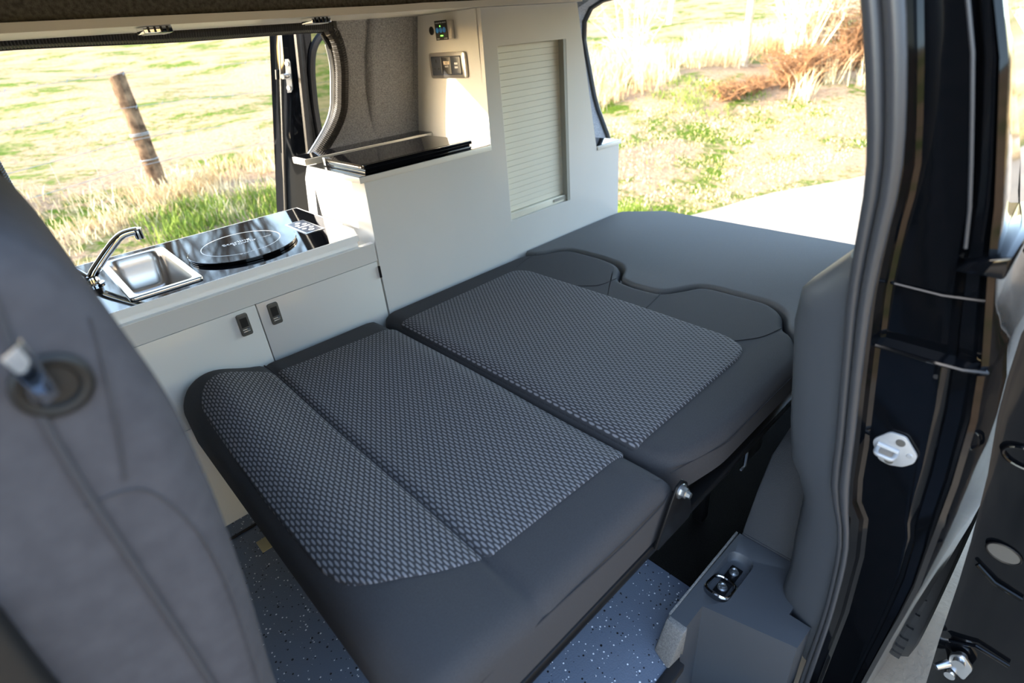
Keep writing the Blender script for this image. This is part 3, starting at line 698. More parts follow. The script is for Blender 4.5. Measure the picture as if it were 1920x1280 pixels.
# backrest cushion
bo = [(0.700, 0.392), (0.86, 0.362), (0.95, 0.362), (1.05, 0.362), (1.22, 0.362), (1.29, 0.40), (1.328, 0.427), (1.340, 0.454), (1.415, 0.486), (1.443, 0.514), (1.464, 0.554), (1.462, 0.720), (1.454, 0.748), (1.440, 0.763), (1.396, 0.787), (1.337, 0.821), (1.331, 0.926), (1.348, 0.997), (1.422, 1.034), (1.453, 1.076), (1.467, 1.153), (1.467, 1.276), (1.458, 1.309), (1.423, 1.342), (1.355, 1.371), (1.335, 1.41), (1.30, 1.43), (0.74, 1.430), (0.700, 1.41)]
bo = dense(fillet(bo, [0.07]+[0.03]*26+[0.05, 0.07], 5), 0.014)
bc = MB().pad(bo, back_top, 0.365, 0.024, rings=44, nr=6, center=(1.16, 0.90)).build('back_cushion', M['fabric'], bed, ang=70)
pC = dense(fillet([(0.706, 0.468), (1.13, 0.470), (1.186, 0.484), (1.212, 0.54), (1.222, 0.9), (1.220, 1.28), (1.190, 1.325), (1.10, 1.325), (0.706, 1.318)], [0.01, 0.05, 0.04, 0.06, 0.1, 0.04, 0.04, 0.05, 0.012], 6), 0.011)
panel(pC, back_top, 0.0045, 'woven_panel', bc, r=0.008)
for pts in ([(1.222, 1.34), (1.29, 1.365), (1.352, 1.375)], [(1.225, 1.06), (1.27, 1.01), (1.345, 0.998)], [(1.224, 0.80), (1.29, 0.812), (1.338, 0.823)], [(1.20, 0.52), (1.26, 0.478), (1.336, 0.458)]):
    q = spline([Vector((p[0], p[1], 0)) for p in pts], 8)
    MB().tube([(p.x, p.y, back_top(p.x, p.y)+0.0002) for p in q], 0.0013, 6).build('stitch_line', M['seam'], bc)
nb = spline([Vector(p) for p in ((0.703, 0.388, 0.437), (0.743, 0.384, 0.430), (0.797, 0.375, 0.424), (0.86, 0.3605, 0.4225), (0.93, 0.3605, 0.421), (1.03, 0.3605, 0.421), (1.22, 0.3605, 0.421))], 5)
MB().tube(nb, 0.0013, 6).build('stitch_line', M['seam'], bc)
# steel frame, hinge bracket and bolt
MB().box(0.16, 1.30, 0.362, 0.392, 0.310, 0.334).build('frame_rail', M['dark_metal'], bed, bevel=0.002)
MB().box(0.16, 1.30, 1.385, 1.41, 0.310, 0.334).build('frame_rail', M['dark_metal'], bed, bevel=0.002)
MB().box(0.16, 0.19, 0.393, 1.384, 0.310, 0.334).build('cross_rail', M['dark_metal'], bed, bevel=0.002)
MB().box(0.9, 0.93, 0.393, 1.384, 0.310, 0.334).build('cross_rail', M['dark_metal'], bed, bevel=0.002)
MB().prism([(0.61, 0.335), (0.655, 0.425), (0.668, 0.448), (0.688, 0.452), (0.704, 0.436), (0.722, 0.385), (0.735, 0.335), (0.725, 0.325), (0.62, 0.325)], 1, 0.3535, 0.3585).build('hinge_bracket', M['dark_metal'], bed, bevel=0.001)
MB().lathe((0.682, 0.3535, 0.430), [(0.015, 0.0), (0.015, -0.003), (0.010, -0.004)], 20, axis='y').build('washer', M['zinc'], bed)
MB().lathe((0.682, 0.3495, 0.430), [(0.0105, 0.0), (0.0105, -0.008), (0.007, -0.009), (0.006, -0.016)], 6, axis='y').build('bolt', M['zinc'], bed)
for x in (0.30, 1.0):
    for y in (0.45, 1.30): MB().box(x, x+0.03, y, y+0.03, 0.0065 if x > 0.8 else 0.0005, 0.309).build('leg', M['dark_metal'], bed, bevel=0.002)
MB().box(1.02, 1.10, 0.372, 0.380, 0.25, 0.309).build('latch_bracket', M['dark_metal'], bed, bevel=0.001)
MB().tube([(1.005, 0.368, 0.300), (1.005, 0.368, 0.258), (0.985, 0.368, 0.258)], 0.003, 6).build('catch_hook', M['zinc'], bed)

# rear mattress
mo = [(1.339, 1.432), (1.362, 1.380), (1.430, 1.350), (1.466, 1.316), (1.476, 1.276), (1.476, 1.150), (1.462, 1.070), (1.428, 1.024), (1.358, 0.990), (1.342, 0.926), (1.348, 0.830), (1.402, 0.797), (1.448, 0.773), (1.464, 0.752), (1.472, 0.720), (1.474, 0.552), (1.452, 0.508), (1.422, 0.478), (1.350, 0.444), (1.338, 0.415), (1.36, 0.392), (2.055, 0.392), (2.060, 0.60), (2.062, 1.28), (2.03, 1.315), (1.955, 1.43), (1.90, 1.436), (1.60, 1.436)]
mo = dense(fillet(mo, 0.02, 4), 0.02)
mt = thing('rear_mattress', 'slate grey foam mattress filling the tail end behind the headrest cut outs', 'mattress', (1.7, 0.9, 0.0))
def mat_top(x, y): return 0.452
MB().pad(mo, mat_top, 0.39, 0.012, nr=4, star=False).build('cushion', M['mattress'], mt, ang=70)
MB().box(1.50, 2.03, 0.36, 1.43, 0.370, 0.389).build('base_board', M['dark_plastic'], mt)
for x, y in ((1.52, 0.40), (1.98, 0.40), (1.52, 1.39), (1.98, 1.39)): MB().box(x-0.015, x+0.015, y-0.015, y+0.015, 0.0002 if x > 1.95 else 0.0065, 0.3695).build('leg', M['dark_metal'], mt)

# ================================================================== near side of the van
SE = [(-0.3, 0.105), (-0.063, 0.103), (0.177, 0.101), (0.33, 0.108), (0.415, 0.120), (0.445, 0.137), (0.491, 0.145), (0.557, 0.151), (0.653, 0.164), (0.716, 0.172), (0.814, 0.185), (0.866, 0.188), (0.915, 0.190), (0.951, 0.190), (0.992, 0.193), (1.045, 0.204), (1.114, 0.220), (1.179, 0.237), (1.36, 0.30)]
OU = [(-0.3, 0.03), (0.003, 0.011), (0.149, 0.005), (0.31, -0.004), (0.443, 0.001), (0.556, 0.005), (0.668, 0.014), (0.742, 0.026), (0.899, 0.062), (0.948, 0.071), (1.005, 0.085), (1.117, 0.114), (1.17, 0.135), (1.36, 0.19)]
wn_ = thing('wall_near', 'black painted near side pillar and quarter panel', None, (1.2, 0.1, -0.2), kind='structure')
def flank(z, x):      # outer skin: bulges low down, tapers inwards towards the tail higher up
    o = interp(OU, z); fl = max(0.0, min(1.0, (0.72-z)/0.3)); tp_z = sstep((z-0.74)/0.10)
    low_y = o-(0.010+0.022*fl)*min(1.0, (x-0.86)/0.29); high_y = o+(x-0.86)*o/0.86*1.06
    return low_y*(1-tp_z)+high_y*tp_z
def psec(z, low):
    s = interp(SE, z)-0.004; o = interp(OU, z); xr = 0.846 if low else 0.868; L = s-0.03-o
    fl = max(0.0, min(1.0, (0.72-z)/0.3))
    up = max(0.0, min(1.0, (z-0.78)/0.08)); gd = 0.016*up
    return [(0.828, s, z), (0.832, s-0.012, z), (xr-0.004, s-0.016, z), (xr, s-0.022, z), (xr, o+L*0.50, z), (xr-0.002, o+L*0.42, z), (xr+gd, o+L*0.39, z), (xr+gd, o+L*0.33, z), (xr-0.004, o+L*0.30, z), (xr-0.008, o+L*0.16, z), (xr-0.002+gd*0.5, o+L*0.13, z), (xr-0.002+gd*0.5, o+L*0.09, z), (xr-0.010, o+0.008, z), (xr-0.004, o+0.001, z), (xr+0.006, o-0.001*(z < 0.74), z), (1.0, flank(z, 1.0), z), (1.15, flank(z, 1.15), z), (1.15, max(s+0.02, flank(z, 1.15)+0.02), z), (0.90, s+0.02, z), (0.84, s+0.006, z)]
zl = [-0.3, -0.15, -0.06, 0.003, 0.09, 0.177, 0.25, 0.33, 0.385, 0.415, 0.445, 0.491, 0.557, 0.61, 0.668, 0.738]
zu = [0.742, 0.80, 0.822, 0.828, 0.866, 0.915, 0.951, 0.992, 1.045, 1.114, 1.179, 1.27, 1.36]
MB().loft([psec(z, True) for z in zl]+[psec(z, False) for z in zu]).build('pillar', M['paint'], wn_, ang=32)
MB().loft([[(1.151, flank(z, 1.151), z), (2.04, flank(z, 2.04), z), (2.04, max(interp(SE, z)+0.02, flank(z, 2.04)+0.02), z), (1.151, max(interp(SE, z)+0.02, flank(z, 1.151)+0.02), z)] for z in (-0.04, 0.125, 0.3, 0.45, 0.6, 0.74, 0.79, 0.84, 0.95, 1.05, 1.2, 1.36)]).build('quarter_panel', M['paint'], wn_)
# creases and rails on the pillar
MB().tube([(0.866, interp(SE, 0.828)-0.024, 0.828), (0.864, 0.10, 0.826), (0.860, 0.055, 0.832)], 0.0022, 6).build('crease', M['paint'], wn_)
MB().tube([(0.843, interp(SE, 0.74)-0.02, 0.738), (0.842, 0.09, 0.737), (0.836, 0.05, 0.741), (0.842, 0.024, 0.744)], 0.003, 6).build('ledge_lip', M['paint'], wn_)
MB().add([(x, y, z) for x in (0.846, 1.15) for y, z in ((0.098, 0.868), (0.045, 0.868), (0.045, 0.900), (0.085, 0.884))], [(3, 2, 1, 0), (4, 5, 6, 7), (0, 1, 5, 4), (1, 2, 6, 5), (2, 3, 7, 6), (3, 0, 4, 7)]).build('door_rail', M['paint'], wn_, bevel=0.004)
MB().tube([(0.848, interp(OU, z)+0.03, z) for z in (0.90, 0.95, 1.0, 1.06, 1.12, 1.2, 1.3)], 0.0022, 8).build('drip_rail', M['seal_grey'], wn_)
MB().cyl((0.8475, 0.075, 0.715), (0.8445, 0.075, 0.715), 0.0035, n=10).build('plug', M['dark_plastic'], wn_)
# sill under the door opening
MB().box(-1.0, 0.70, 0.10, 0.295, -0.26, -0.20).build('step_tread', M['plastic_tex'], wn_)
MB().box(-1.0, 0.82, 0.02, 0.099, -0.30, -0.05).build('sill', M['paint'], wn_, bevel=0.01)

# near door seal: two beads
nsl = thing('door_seal', 'grey double bead rubber seal down the near door pillar', 'seal', (0.82, 0.15, -0.2))
W = [(-0.3, 0.016), (-0.063, 0.018), (0.177, 0.016), (0.33, 0.018), (0.415, 0.019), (0.47, 0.030), (0.56, 0.027), (0.72, 0.029), (0.87, 0.034), (0.99, 0.040), (1.1, 0.044), (1.36, 0.046)]
zz = [-0.28+i*0.04 for i in range(41)]
def beads(off, rf, dx, name, m):
    P = [(0.8185+dx, interp(SE, z)+off*interp(W, z), z) for z in zz]
    P = [tuple(Vector(P[max(0, i-1)])*0.25+Vector(P[i])*0.5+Vector(P[min(len(P)-1, i+1)])*0.25) for i in range(len(P))]
    MB().tube(P, [interp(W, z)*rf for z in zz], 12).build(name, m, nsl, ang=70)
beads(0.27, 0.25, 0.0, 'inner_bead', M['seal_grey']); beads(-0.25, 0.26, -0.003, 'outer_bead', M['seal_grey']); beads(0.02, 0.20, 0.006, 'web', M['rubber'])

# pillar trim panel
TE = [(-0.01, 0.150), (0.061, 0.181), (0.108, 0.200), (0.173, 0.196), (0.267, 0.202), (0.374, 0.205), (0.416, 0.222), (0.448, 0.241), (0.533, 0.257), (0.573, 0.262), (0.724, 0.283), (0.790, 0.281)]
pt = MB(); secs = []
for z in (-0.01, 0.03, 0.061, 0.108, 0.14, 0.173, 0.22, 0.267, 0.33, 0.374, 0.40, 0.416, 0.448, 0.49, 0.533, 0.573, 0.65, 0.724, 0.76, 0.785, 0.80, 0.815, 0.83, 0.845, 0.858):
    s = interp(SE, z)+0.008
    if z <= 0.785: e = interp(TE, z)
    else: e = 0.281-(z-0.785)/0.073*0.058
    e = max(e, s+0.01)
    dep = 0.03 if z < 0.785 else 0.03
    secs.append([(0.832, s, z), (0.836, s+(e-s)*0.25, z), (0.848, s+(e-s)*0.60, z), (0.862, s+(e-s)*0.88, z), (0.878, e, z), (0.93, e+0.001, z), (1.05, e-0.01, z), (1.05, s+0.002, z), (0.915, s+0.002, z)])
tag(pt.loft(secs).build('pillar_trim', M['plastic'], ang=50), 'charcoal plastic trim panel wrapping the near pillar beside the seal', 'trim panel')
# side block with tie-down recess
bk = thing('step_trim', 'charcoal plastic step trim block with a recessed tie down', 'trim panel', (0.8, 0.25, 0.0))
top = [(0.652, 0.301), (0.726, 0.301), (0.770, 0.125), (0.829, 0.122), (0.829, 0.165), (0.955, 0.165), (0.955, 0.334), (0.652, 0.338)]
ro = fillet([(0.755, 0.268), (0.905, 0.268), (0.905, 0.326), (0.755, 0.326)], 0.028, 8)
def holed_block(outer, hole, z0, z1, depth, m, name, parent):
    me = bpy.data.meshes.new(name); bm = bmesh.new(); n = len(outer); k = len(hole)
    cx_ = sum(p[0] for p in hole)/k; cy_ = sum(p[1] for p in hole)/k
    ot = [bm.verts.new((p[0], p[1], z1)) for p in outer]; ob_ = [bm.verts.new((p[0], p[1], z0)) for p in outer]
    rings = [[bm.verts.new((cx_+(p[0]-cx_)*s, cy_+(p[1]-cy_)*s, z)) for p in hole] for s, z in ((1.0, z1), (0.965, z1-0.003), (0.90, z1-depth+0.003), (0.86, z1-depth))]
    for i in range(n): bm.faces.new((ot[i], ot[(i+1) % n], ob_[(i+1) % n], ob_[i]))
    bm.faces.new(ob_)
    for a_, b_ in zip(rings, rings[1:]):
        for i in range(k): bm.faces.new((a_[i], a_[(i+1) % k], b_[(i+1) % k], b_[i]))
    bm.faces.new(rings[-1])
    ed = []
    for loop in (ot, rings[0]):
        for i in range(len(loop)):
            e = bm.edges.get((loop[i], loop[(i+1) % len(loop)]));  ed.append(e)
    bmesh.ops.triangle_fill(bm, edges=ed, use_beauty=True)
    bmesh.ops.recalc_face_normals(bm, faces=bm.faces); bmesh.ops.triangulate(bm, faces=[f for f in bm.faces if len(f.verts) > 4])
    bm.to_mesh(me); bm.free()
    for p in me.polygons: p.use_smooth = True
    me.set_sharp_from_angle(angle=math.radians(50)); me.materials.append(m); return link(name, me, parent)
holed_block(top, ro, -0.195, 0.098, 0.020, M['plastic'], 'block', bk)
MB().add([(0.645, 0.297, 0.098), (0.650, 0.340, 0.098), (0.628, 0.350, 0.0008), (0.612, 0.306, 0.0008), (0.664, 0.2975, 0.0985), (0.664, 0.3408, 0.0985), (0.664, 0.352, 0.0008), (0.664, 0.3005, 0.0008)], [(0, 1, 2, 3), (0, 4, 5, 1), (1, 5, 6, 2), (2, 6, 7, 3), (3, 7, 4, 0), (4, 7, 6, 5)]).build('felt_end', M['felt'], bk, bevel=0.004)
MB().box(0.664, 0.955, 0.3382, 0.343, 0.0008, 0.099).build('felt_side', M['felt'], bk, bevel=0.001)
td = thing('tie_down_ring', 'chrome d shaped tie down ring bolted in the step trim', 'tie down', (0.82, 0.297, 0.078))
MB().box(0.788, 0.876, 0.284, 0.310, 0.0782, 0.0815).build('base_plate', M['dark_metal'], td, bevel=0.0012)
MB().tube([(x, y, 0.0862+0.012*(0.83-x)/0.06) for x, y in fillet([(0.768, 0.270), (0.828, 0.272), (0.828, 0.322), (0.768, 0.324)], 0.02, 6)], 0.0036, 8, closed=True).build('ring', M['chrome'], td)
for x in (0.806, 0.858):
    bl = MB().lathe((x, 0.297, 0.0815), [(0.0105, 0), (0.0105, 0.002), (0.0075, 0.003), (0.0075, 0.009), (0.005, 0.0095), (0.0045, 0.007)], 18).build('bolt', M['zinc'], td)
# floor edge trim
tag(MB().box(-0.6, 0.645, 0.286, 0.309, -0.02, 0.004).build('floor_edge_strip', M['dark_plastic'], bevel=0.002), 'black edging strip along the vinyl floor at the door step', 'edging')
# wheel arch trim
wa = MB(); wa.loft([[(0.957, 0.330, 0.102), (0.957, 0.205, 0.102), (1.30, 0.205, 0.102), (1.30, 0.330, 0.102)], [(1.0, 0.330, 0.20), (0.99, 0.21, 0.20), (1.30, 0.21, 0.20), (1.30, 0.330, 0.20)], [(1.045, 0.328, 0.288), (1.02, 0.215, 0.30), (1.34, 0.215, 0.30), (1.34, 0.328, 0.288)], [(1.11, 0.320, 0.336), (1.06, 0.225, 0.42), (1.36, 0.225, 0.42), (1.36, 0.320, 0.336)]])
wa.box(0.957, 1.9, 0.215, 0.33, 0.0065, 0.101)
tag(wa.build('wheel_arch_trim', M['plastic_tex'], bevel=0.004, ang=40), 'textured charcoal plastic wheel arch trim below the bed', 'trim panel')
# striker
sk_ = thing('door_striker', 'silver door striker plate with u loop on the black pillar', 'striker', (0.842, 0.09, 0.56))
XS = 0.8458
plp = [(0.121, 0.581), (0.104, 0.603), (0.083, 0.604), (0.062, 0.578), (0.063, 0.563), (0.075, 0.549), (0.092, 0.543), (0.107, 0.546), (0.121, 0.572)]
MB().prism(fillet(plp, 0.005, 4), 0, XS-0.006, XS-0.001).build('plate', M['cast_plate'], sk_, bevel=0.0012)
MB().tube(spline([(XS-0.004, 0.112, 0.573), (XS-0.018, 0.112, 0.572), (XS-0.026, 0.109, 0.571), (XS-0.027, 0.099, 0.5705), (XS-0.026, 0.090, 0.570), (XS-0.018, 0.087, 0.570), (XS-0.004, 0.087, 0.571)], 4), 0.0034, 10).build('loop', M['cast_plate'], sk_)
MB().tube([(XS-0.0075, 0.114, 0.576), (XS-0.0075, 0.085, 0.574)], 0.0045, 10).build('loop_weld', M['cast_plate'], sk_)
for y, z in ((0.087, 0.591), (0.094, 0.552)): MB().lathe((XS-0.0061, y, z), [(0.0065, 0), (0.006, -0.0012), (0.003, -0.0014)], 16, axis='x').build('screw', M['grey_plastic'], sk_)
MB().lathe((XS-0.0061, 0.071, 0.574), [(0.0045, 0), (0.0035, -0.0012)], 14, axis='x').build('stamp', M['cast_plate'], sk_)
# near sliding door, slid back along the body
DB = [(-0.25, -0.09), (-0.068, -0.074), (0.071, -0.061), (0.228, -0.049), (0.333, -0.039), (0.481, -0.021), (0.593, -0.002), (0.661, 0.006), (0.738, 0.012), (0.85, 0.0), (1.0, 0.01), (1.2, 0.03)]
nd = thing('sliding_door', 'black near side sliding door slid back, its edge at the right of the frame', 'door', (1.5, -0.15, -0.25))
secs = []
for z in (-0.25, -0.16, -0.068, 0.0, 0.071, 0.15, 0.228, 0.28, 0.333, 0.40, 0.481, 0.54, 0.593, 0.661, 0.738, 0.85, 1.0, 1.2):
    y = interp(DB, z); bf = 0.022 if z < 0.75 else 0.015
    secs.append([(1.0, y, z), (1.006, y-0.012, z), (1.002, y-0.05, z), (1.0, y-0.11, z), (1.012, y-0.17, z), (1.05, y-0.185, z), (2.0, y-0.25, z), (2.0, y-0.09, z), (1.03, y-0.006, z)])
MB().loft(secs).build('door_shell', M['paint'], nd, ang=45)
# oval access hole with rim, recess, roller bracket
oc = (1.0, -0.079, 0.339)
def oval(cy, cz, ry, rz, rot, x, n=28):
    return [(x, cy+ry*math.cos(2*PI*i/n)*math.cos(rot)-rz*math.sin(2*PI*i/n)*math.sin(rot), cz+ry*math.cos(2*PI*i/n)*math.sin(rot)+rz*math.sin(2*PI*i/n)*math.cos(rot)) for i in range(n)]
MB().tube(oval(-0.083, 0.338, 0.024, 0.017, 0.2, 0.999), 0.0017, 8, closed=True).build('hole_rim', M['dark_metal'], nd)
ov = MB(); o_ = oval(-0.083, 0.338, 0.0225, 0.0155, 0.2, 0.9985); ov.add(o_, [tuple(range(len(o_)))]); ov.build('access_hole', M['grey_plastic'], nd)
MB().tube(oval(-0.055, 0.535, 0.03, 0.018, 0.1, 0.999), 0.003, 8, closed=True).build('upper_hole_rim', M['paint'], nd)
MB().tube([(0.999, -0.06, 0.29), (0.996, -0.09, 0.27), (0.996, -0.13, 0.262)], 0.004, 8).build('panel_crease', M['paint'], nd)
rb = MB().prism(fillet([(-0.118, 0.012), (-0.088, 0.03), (-0.083, 0.062), (-0.100, 0.078), (-0.122, 0.055)], 0.008, 4), 0, 0.982, 0.990).build('roller_bracket', M['zinc'], nd, bevel=0.0015)
MB().cyl((0.972, -0.100, 0.058), (0.998, -0.100, 0.058), 0.010, n=14).build('pivot_bolt', M['zinc'], rb)
MB().cyl((0.985, -0.088, 0.034), (0.965, -0.073, 0.028), 0.008, 0.006, n=12).build('threaded_stud', M['zinc'], rb)
MB().cyl((0.975, -0.097, 0.012), (0.998, -0.097, 0.012), 0.009, n=14).build('pivot_bolt', M['zinc'], rb)
MB().tube([(0.997, -0.075+0.0, 0.08), (0.994, -0.11, 0.105), (0.994, -0.16, 0.10)], 0.004, 8).build('panel_crease', M['paint'], nd)
# rear wheel
MB().lathe((1.50, 0.035, -0.19), [(0.18, -0.075), (0.25, -0.082), (0.285, -0.075), (0.298, -0.055), (0.298, 0.055), (0.285, 0.075), (0.25, 0.082), (0.18, 0.075)], 56, axis='y').build('tyre', M['tyre'], wn_)
MB().lathe((1.50, 0.035, -0.19), [(0.06, -0.05), (0.178, -0.06), (0.178, 0.06), (0.06, 0.05)], 32, axis='y').build('wheel_rim', M['zinc'], wn_)
tr = None
for i in range(40):
    a = 2*PI*i/40
    if tr is None:
        tr = MB().box(-0.016, 0.016, -0.060, 0.060, 0.296, 0.303).build('tread_block', M['tyre'], wn_)
    o = tr if i == 0 else tr.copy()
    if i: COL.objects.link(o); o.parent = wn_; o.matrix_parent_inverse = tr.matrix_parent_inverse
    o.location = (1.50, 0.035, -0.19); o.rotation_euler = (0, a, 0)

# ================================================================== front seat
fs_ = thing('front_seat', 'grey fabric front seat back, close and out of focus at left', 'seat', (-0.1, 0.65, 0.0))
bk_o = [(-0.02, 0.28), (0.0, 0.50), (0.010, 0.62), (0.022, 0.72), (0.031, 0.84), (0.033, 0.95), (0.021, 1.04), (0.004, 1.098), (-0.05, 1.12), (-0.16, 1.12), (-0.22, 1.0), (-0.20, 0.6), (-0.24, 0.28)]
MB().pad(dense(fillet(bk_o, 0.03, 4), 0.015), -0.425, -0.90, 0.035, rings=8, nr=6, center=(-0.09, 0.75), mp=lambda p: (p[0], -p[2], p[1])).build('backrest', M['seat_fabric'], fs_, ang=75)
hr = [(0.008, 1.128), (0.007, 1.30), (-0.03, 1.34), (-0.12, 1.33), (-0.14, 1.128)]
MB().pad(dense(fillet(hr, 0.025, 4), 0.012), -0.50, -0.78, 0.03, rings=6, nr=5, center=(-0.06, 1.23), mp=lambda p: (p[0], -p[2], p[1])).build('headrest', M['seat_fabric'], fs_, ang=75)
MB().pad(fillet([(-0.72, 0.43), (-0.21, 0.43), (-0.21, 0.90), (-0.72, 0.90)], 0.05), 0.42, 0.28, 0.04, rings=4).build('seat_base', M['seat_fabric'], fs_, ang=70)
MB().box(-0.66, -0.25, 0.47, 0.86, 0.001, 0.279).build('pedestal', M['dark_plastic'], fs_, bevel=0.01)
for pts, rr in (([(0.010, 0.4335, 1.040), (0.001, 0.424, 0.996), (-0.010, 0.424, 0.95), (-0.018, 0.424, 0.920)], 0.0009), ([(-0.045, 0.424, 0.914), (-0.020, 0.424, 0.911), (-0.005, 0.4245, 0.894), (0.007, 0.426, 0.838), (0.008, 0.426, 0.761), (-0.003, 0.425, 0.647), (-0.012, 0.425, 0.56)], 0.0009), ([(-0.028, 0.426, 1.071), (-0.037, 0.424, 1.008), (-0.040, 0.4235, 0.938), (-0.039, 0.4235, 0.835), (-0.038, 0.4235, 0.683), (-0.04, 0.4235, 0.5)], 0.0026)):
    MB().tube(spline([Vector(q) for q in pts], 6), rr, 6).build('piping', M['piping'], fs_)
MB().pad(fillet([(-0.112, 0.32), (-0.114, 0.80), (-0.110, 0.89), (-0.16, 0.92), (-0.215, 0.90), (-0.20, 0.60), (-0.235, 0.32)], 0.02, 4), -0.408, -0.424, 0.008, rings=4, nr=3, mp=lambda q: (q[0], -q[2], q[1])).build('seat_side_shade', M['black'], fs_, ang=60)  # black pad added to draw the shadow low on the seat's side
bz = MB().lathe((-0.025, 0.425, 1.008), [(0.022, 0.002), (0.022, -0.003), (0.019, -0.005), (0.015, -0.004), (0.013, -0.001)], 32, axis='y').build('lever_bezel', M['black'], fs_)
lv = [(-0.032, 0.424, 1.000), (-0.021, 0.424, 1.005), (-0.024, 0.394, 1.055), (-0.036, 0.394, 1.049)]
MB().add(lv+[(x-0.002, y-0.007, z-0.002) for x, y, z in lv], [(0, 1, 2, 3), (7, 6, 5, 4), (0, 4, 5, 1), (1, 5, 6, 2), (2, 6, 7, 3), (3, 7, 4, 0)]).build('release_lever', M['chrome'], fs_, bevel=0.002)

# ================================================================== floor details
fa = thing('floor_anchor', 'small beige plate with round chrome anchor on the dark floor', 'anchor plate', (0.175, 1.29, 0.0))
MB().box(0.128, 0.225, 1.262, 1.312, 0.0003, 0.0025).build('plate', M['plate'], fa, bevel=0.0005)
MB().lathe((0.170, 1.287, 0.0025), [(0.016, 0), (0.016, 0.0015), (0.012, 0.002), (0.010, 0.001)], 24).build('ring', M['chrome'], fa)
MB().cyl((0.170, 1.287, 0.0025), (0.170, 1.287, 0.0032), 0.0095, n=18).build('bore', M['black'], fa)
tag(MB().box(-0.55, 0.735, 1.375, 1.383, 0.0003, 0.006).build('floor_track', M['dark_metal'], bevel=0.0015), 'dark metal track strip let into the floor along the white cabinet', 'track')

# ================================================================== outside: fence, vegetation
def post(x, y, h, r, lab, m, lean=(0, 0)):
    z0 = ground_z(x, y)-0.05
    mb = MB(); secs = []; N = 12
    rnd = random.Random(int(x*100))
    rad = [r*rnd.uniform(0.86, 1.08) for _ in range(N)]
    for k in range(9):
        t = k/8; z = z0+(h+0.05)*t
        secs.append([(x+lean[0]*t*h+math.cos(2*PI*i/N)*rad[i]*(1.05-0.1*t)*rnd.uniform(0.96, 1.04), y+lean[1]*t*h+math.sin(2*PI*i/N)*rad[i]*(1.05-0.1*t), z+(0.02*math.cos(2*PI*i/N) if k == 8 else 0)) for i in range(N)])
    o = mb.loft(secs).build('fence_post', m, ang=40)
    return tag(o, lab, 'post', 'fence posts along the field edge')
post(1.17, 6.5, 1.04, 0.072, 'brown weathered fence post with bark, seen through the far side door', M['wood'])
post(10.93, 5.28, 1.12, 0.075, 'pale upright fence post left of the dry bush behind the van', M['pale_wood'])
post(11.6, 8.42, 0.95, 0.07, 'pale fence post among dry stems next to the white cabinet edge', M['pale_wood'])
post(17.16, 10.87, 1.3, 0.09, 'pale leaning fence post at the top of the tailgate view', M['pale_wood'], lean=(0.12, 0))
for i, (zz_, lab) in enumerate(((0.98, 'uppermost barbed wire strand crossing the left field view'), (0.70, 'second barbed wire strand crossing the left field view'), (0.43, 'plain top wire of the net fence crossing the left field view'), (0.20, 'low wire of the net fence near the post base'))):
    P = []
    for k in range(41):
        x = -6+k*0.35; y = 6.42; sag = 0.05*math.sin(PI*((x-1.17) % 3.5)/3.5)
        if i >= 2 and x < 1.17: sag += 0.05*(1.17-x)
        P.append((x, y, 0.157+zz_-sag+0.02*(x-1.17)))
    o = MB().tube(P, 0.0026 if i < 2 else 0.0032, 6).build('fence_wire', M['wire']); tag(o, lab, 'wire', 'wires of the field fence')
    if i < 2:
        b = MB()
        for k in range(60):
            x = -5.6+k*0.22; j = min(39, max(0, int((x+6)/0.35))); t = (x+6)/0.35-j; q = Vector(P[j]).lerp(Vector(P[j+1]), t)
            b.tube([q+Vector((-0.012, -0.01, -0.016)), q+Vector((0.012, 0.01, 0.016))], 0.003, 4)
        tag(b.build('barbs', M['wire'], o), kind='stuff')
    else:
        b = MB()
        for k in range(36):
            x = -5.8+k*0.31; j = min(39, max(0, int((x+6)/0.35))); t = (x+6)/0.35-j; q = Vector(P[j]).lerp(Vector(P[j+1]), t)
            b.tube([q, q+Vector((0.0, 0, -0.20))], 0.0018, 4)
        tag(b.build('net_stays', M['wire'], o), kind='stuff')
tw = MB()
for zz_ in (0.585, 0.60, 0.36): tw.tube([(1.17+0.083*math.cos(a*PI/8), 6.5+0.083*math.sin(a*PI/8), zz_+0.006*a/4) for a in range(17)], 0.005, 5)
tag(tw.build('tie_wire', M['wire']), 'wire wrapped around the brown fence post', 'wire')

def blades(name, m, lab, cat, regions, seed):
    rnd = random.Random(seed); v = []; f = []
    for (x0, x1, y0, y1, n, h0, h1, cl) in regions:
        cs = [(rnd.uniform(x0, x1), rnd.uniform(y0, y1)) for _ in range(cl)]
        for i in range(n):
            c = rnd.choice(cs); x = c[0]+rnd.gauss(0, 0.12); y = c[1]+rnd.gauss(0, 0.10)
            if y < road_edge(x)+0.02: continue
            z = ground_z(x, y)-0.01; h = rnd.uniform(h0, h1); a = rnd.uniform(0, 2*PI); w = rnd.uniform(0.003, 0.006)*(1+h)
            dx, dy = math.cos(a)*w, math.sin(a)*w; lx, ly = rnd.gauss(0, 0.35)*h, rnd.gauss(0, 0.35)*h
            o = len(v)
            v += [(x-dx, y-dy, z), (x+dx, y+dy, z), (x+lx*0.4+dx*0.7, y+ly*0.4+dy*0.7, z+h*0.6), (x+lx*0.4-dx*0.7, y+ly*0.4-dy*0.7, z+h*0.6), (x+lx, y+ly, z+h)]
            f += [(o, o+1, o+2, o+3), (o+3, o+2, o+4)]
    me = bpy.data.meshes.new(name); me.from_pydata(v, [], f); me.materials.append(m)
    return tag(link(name, me), lab, cat, kind='stuff')
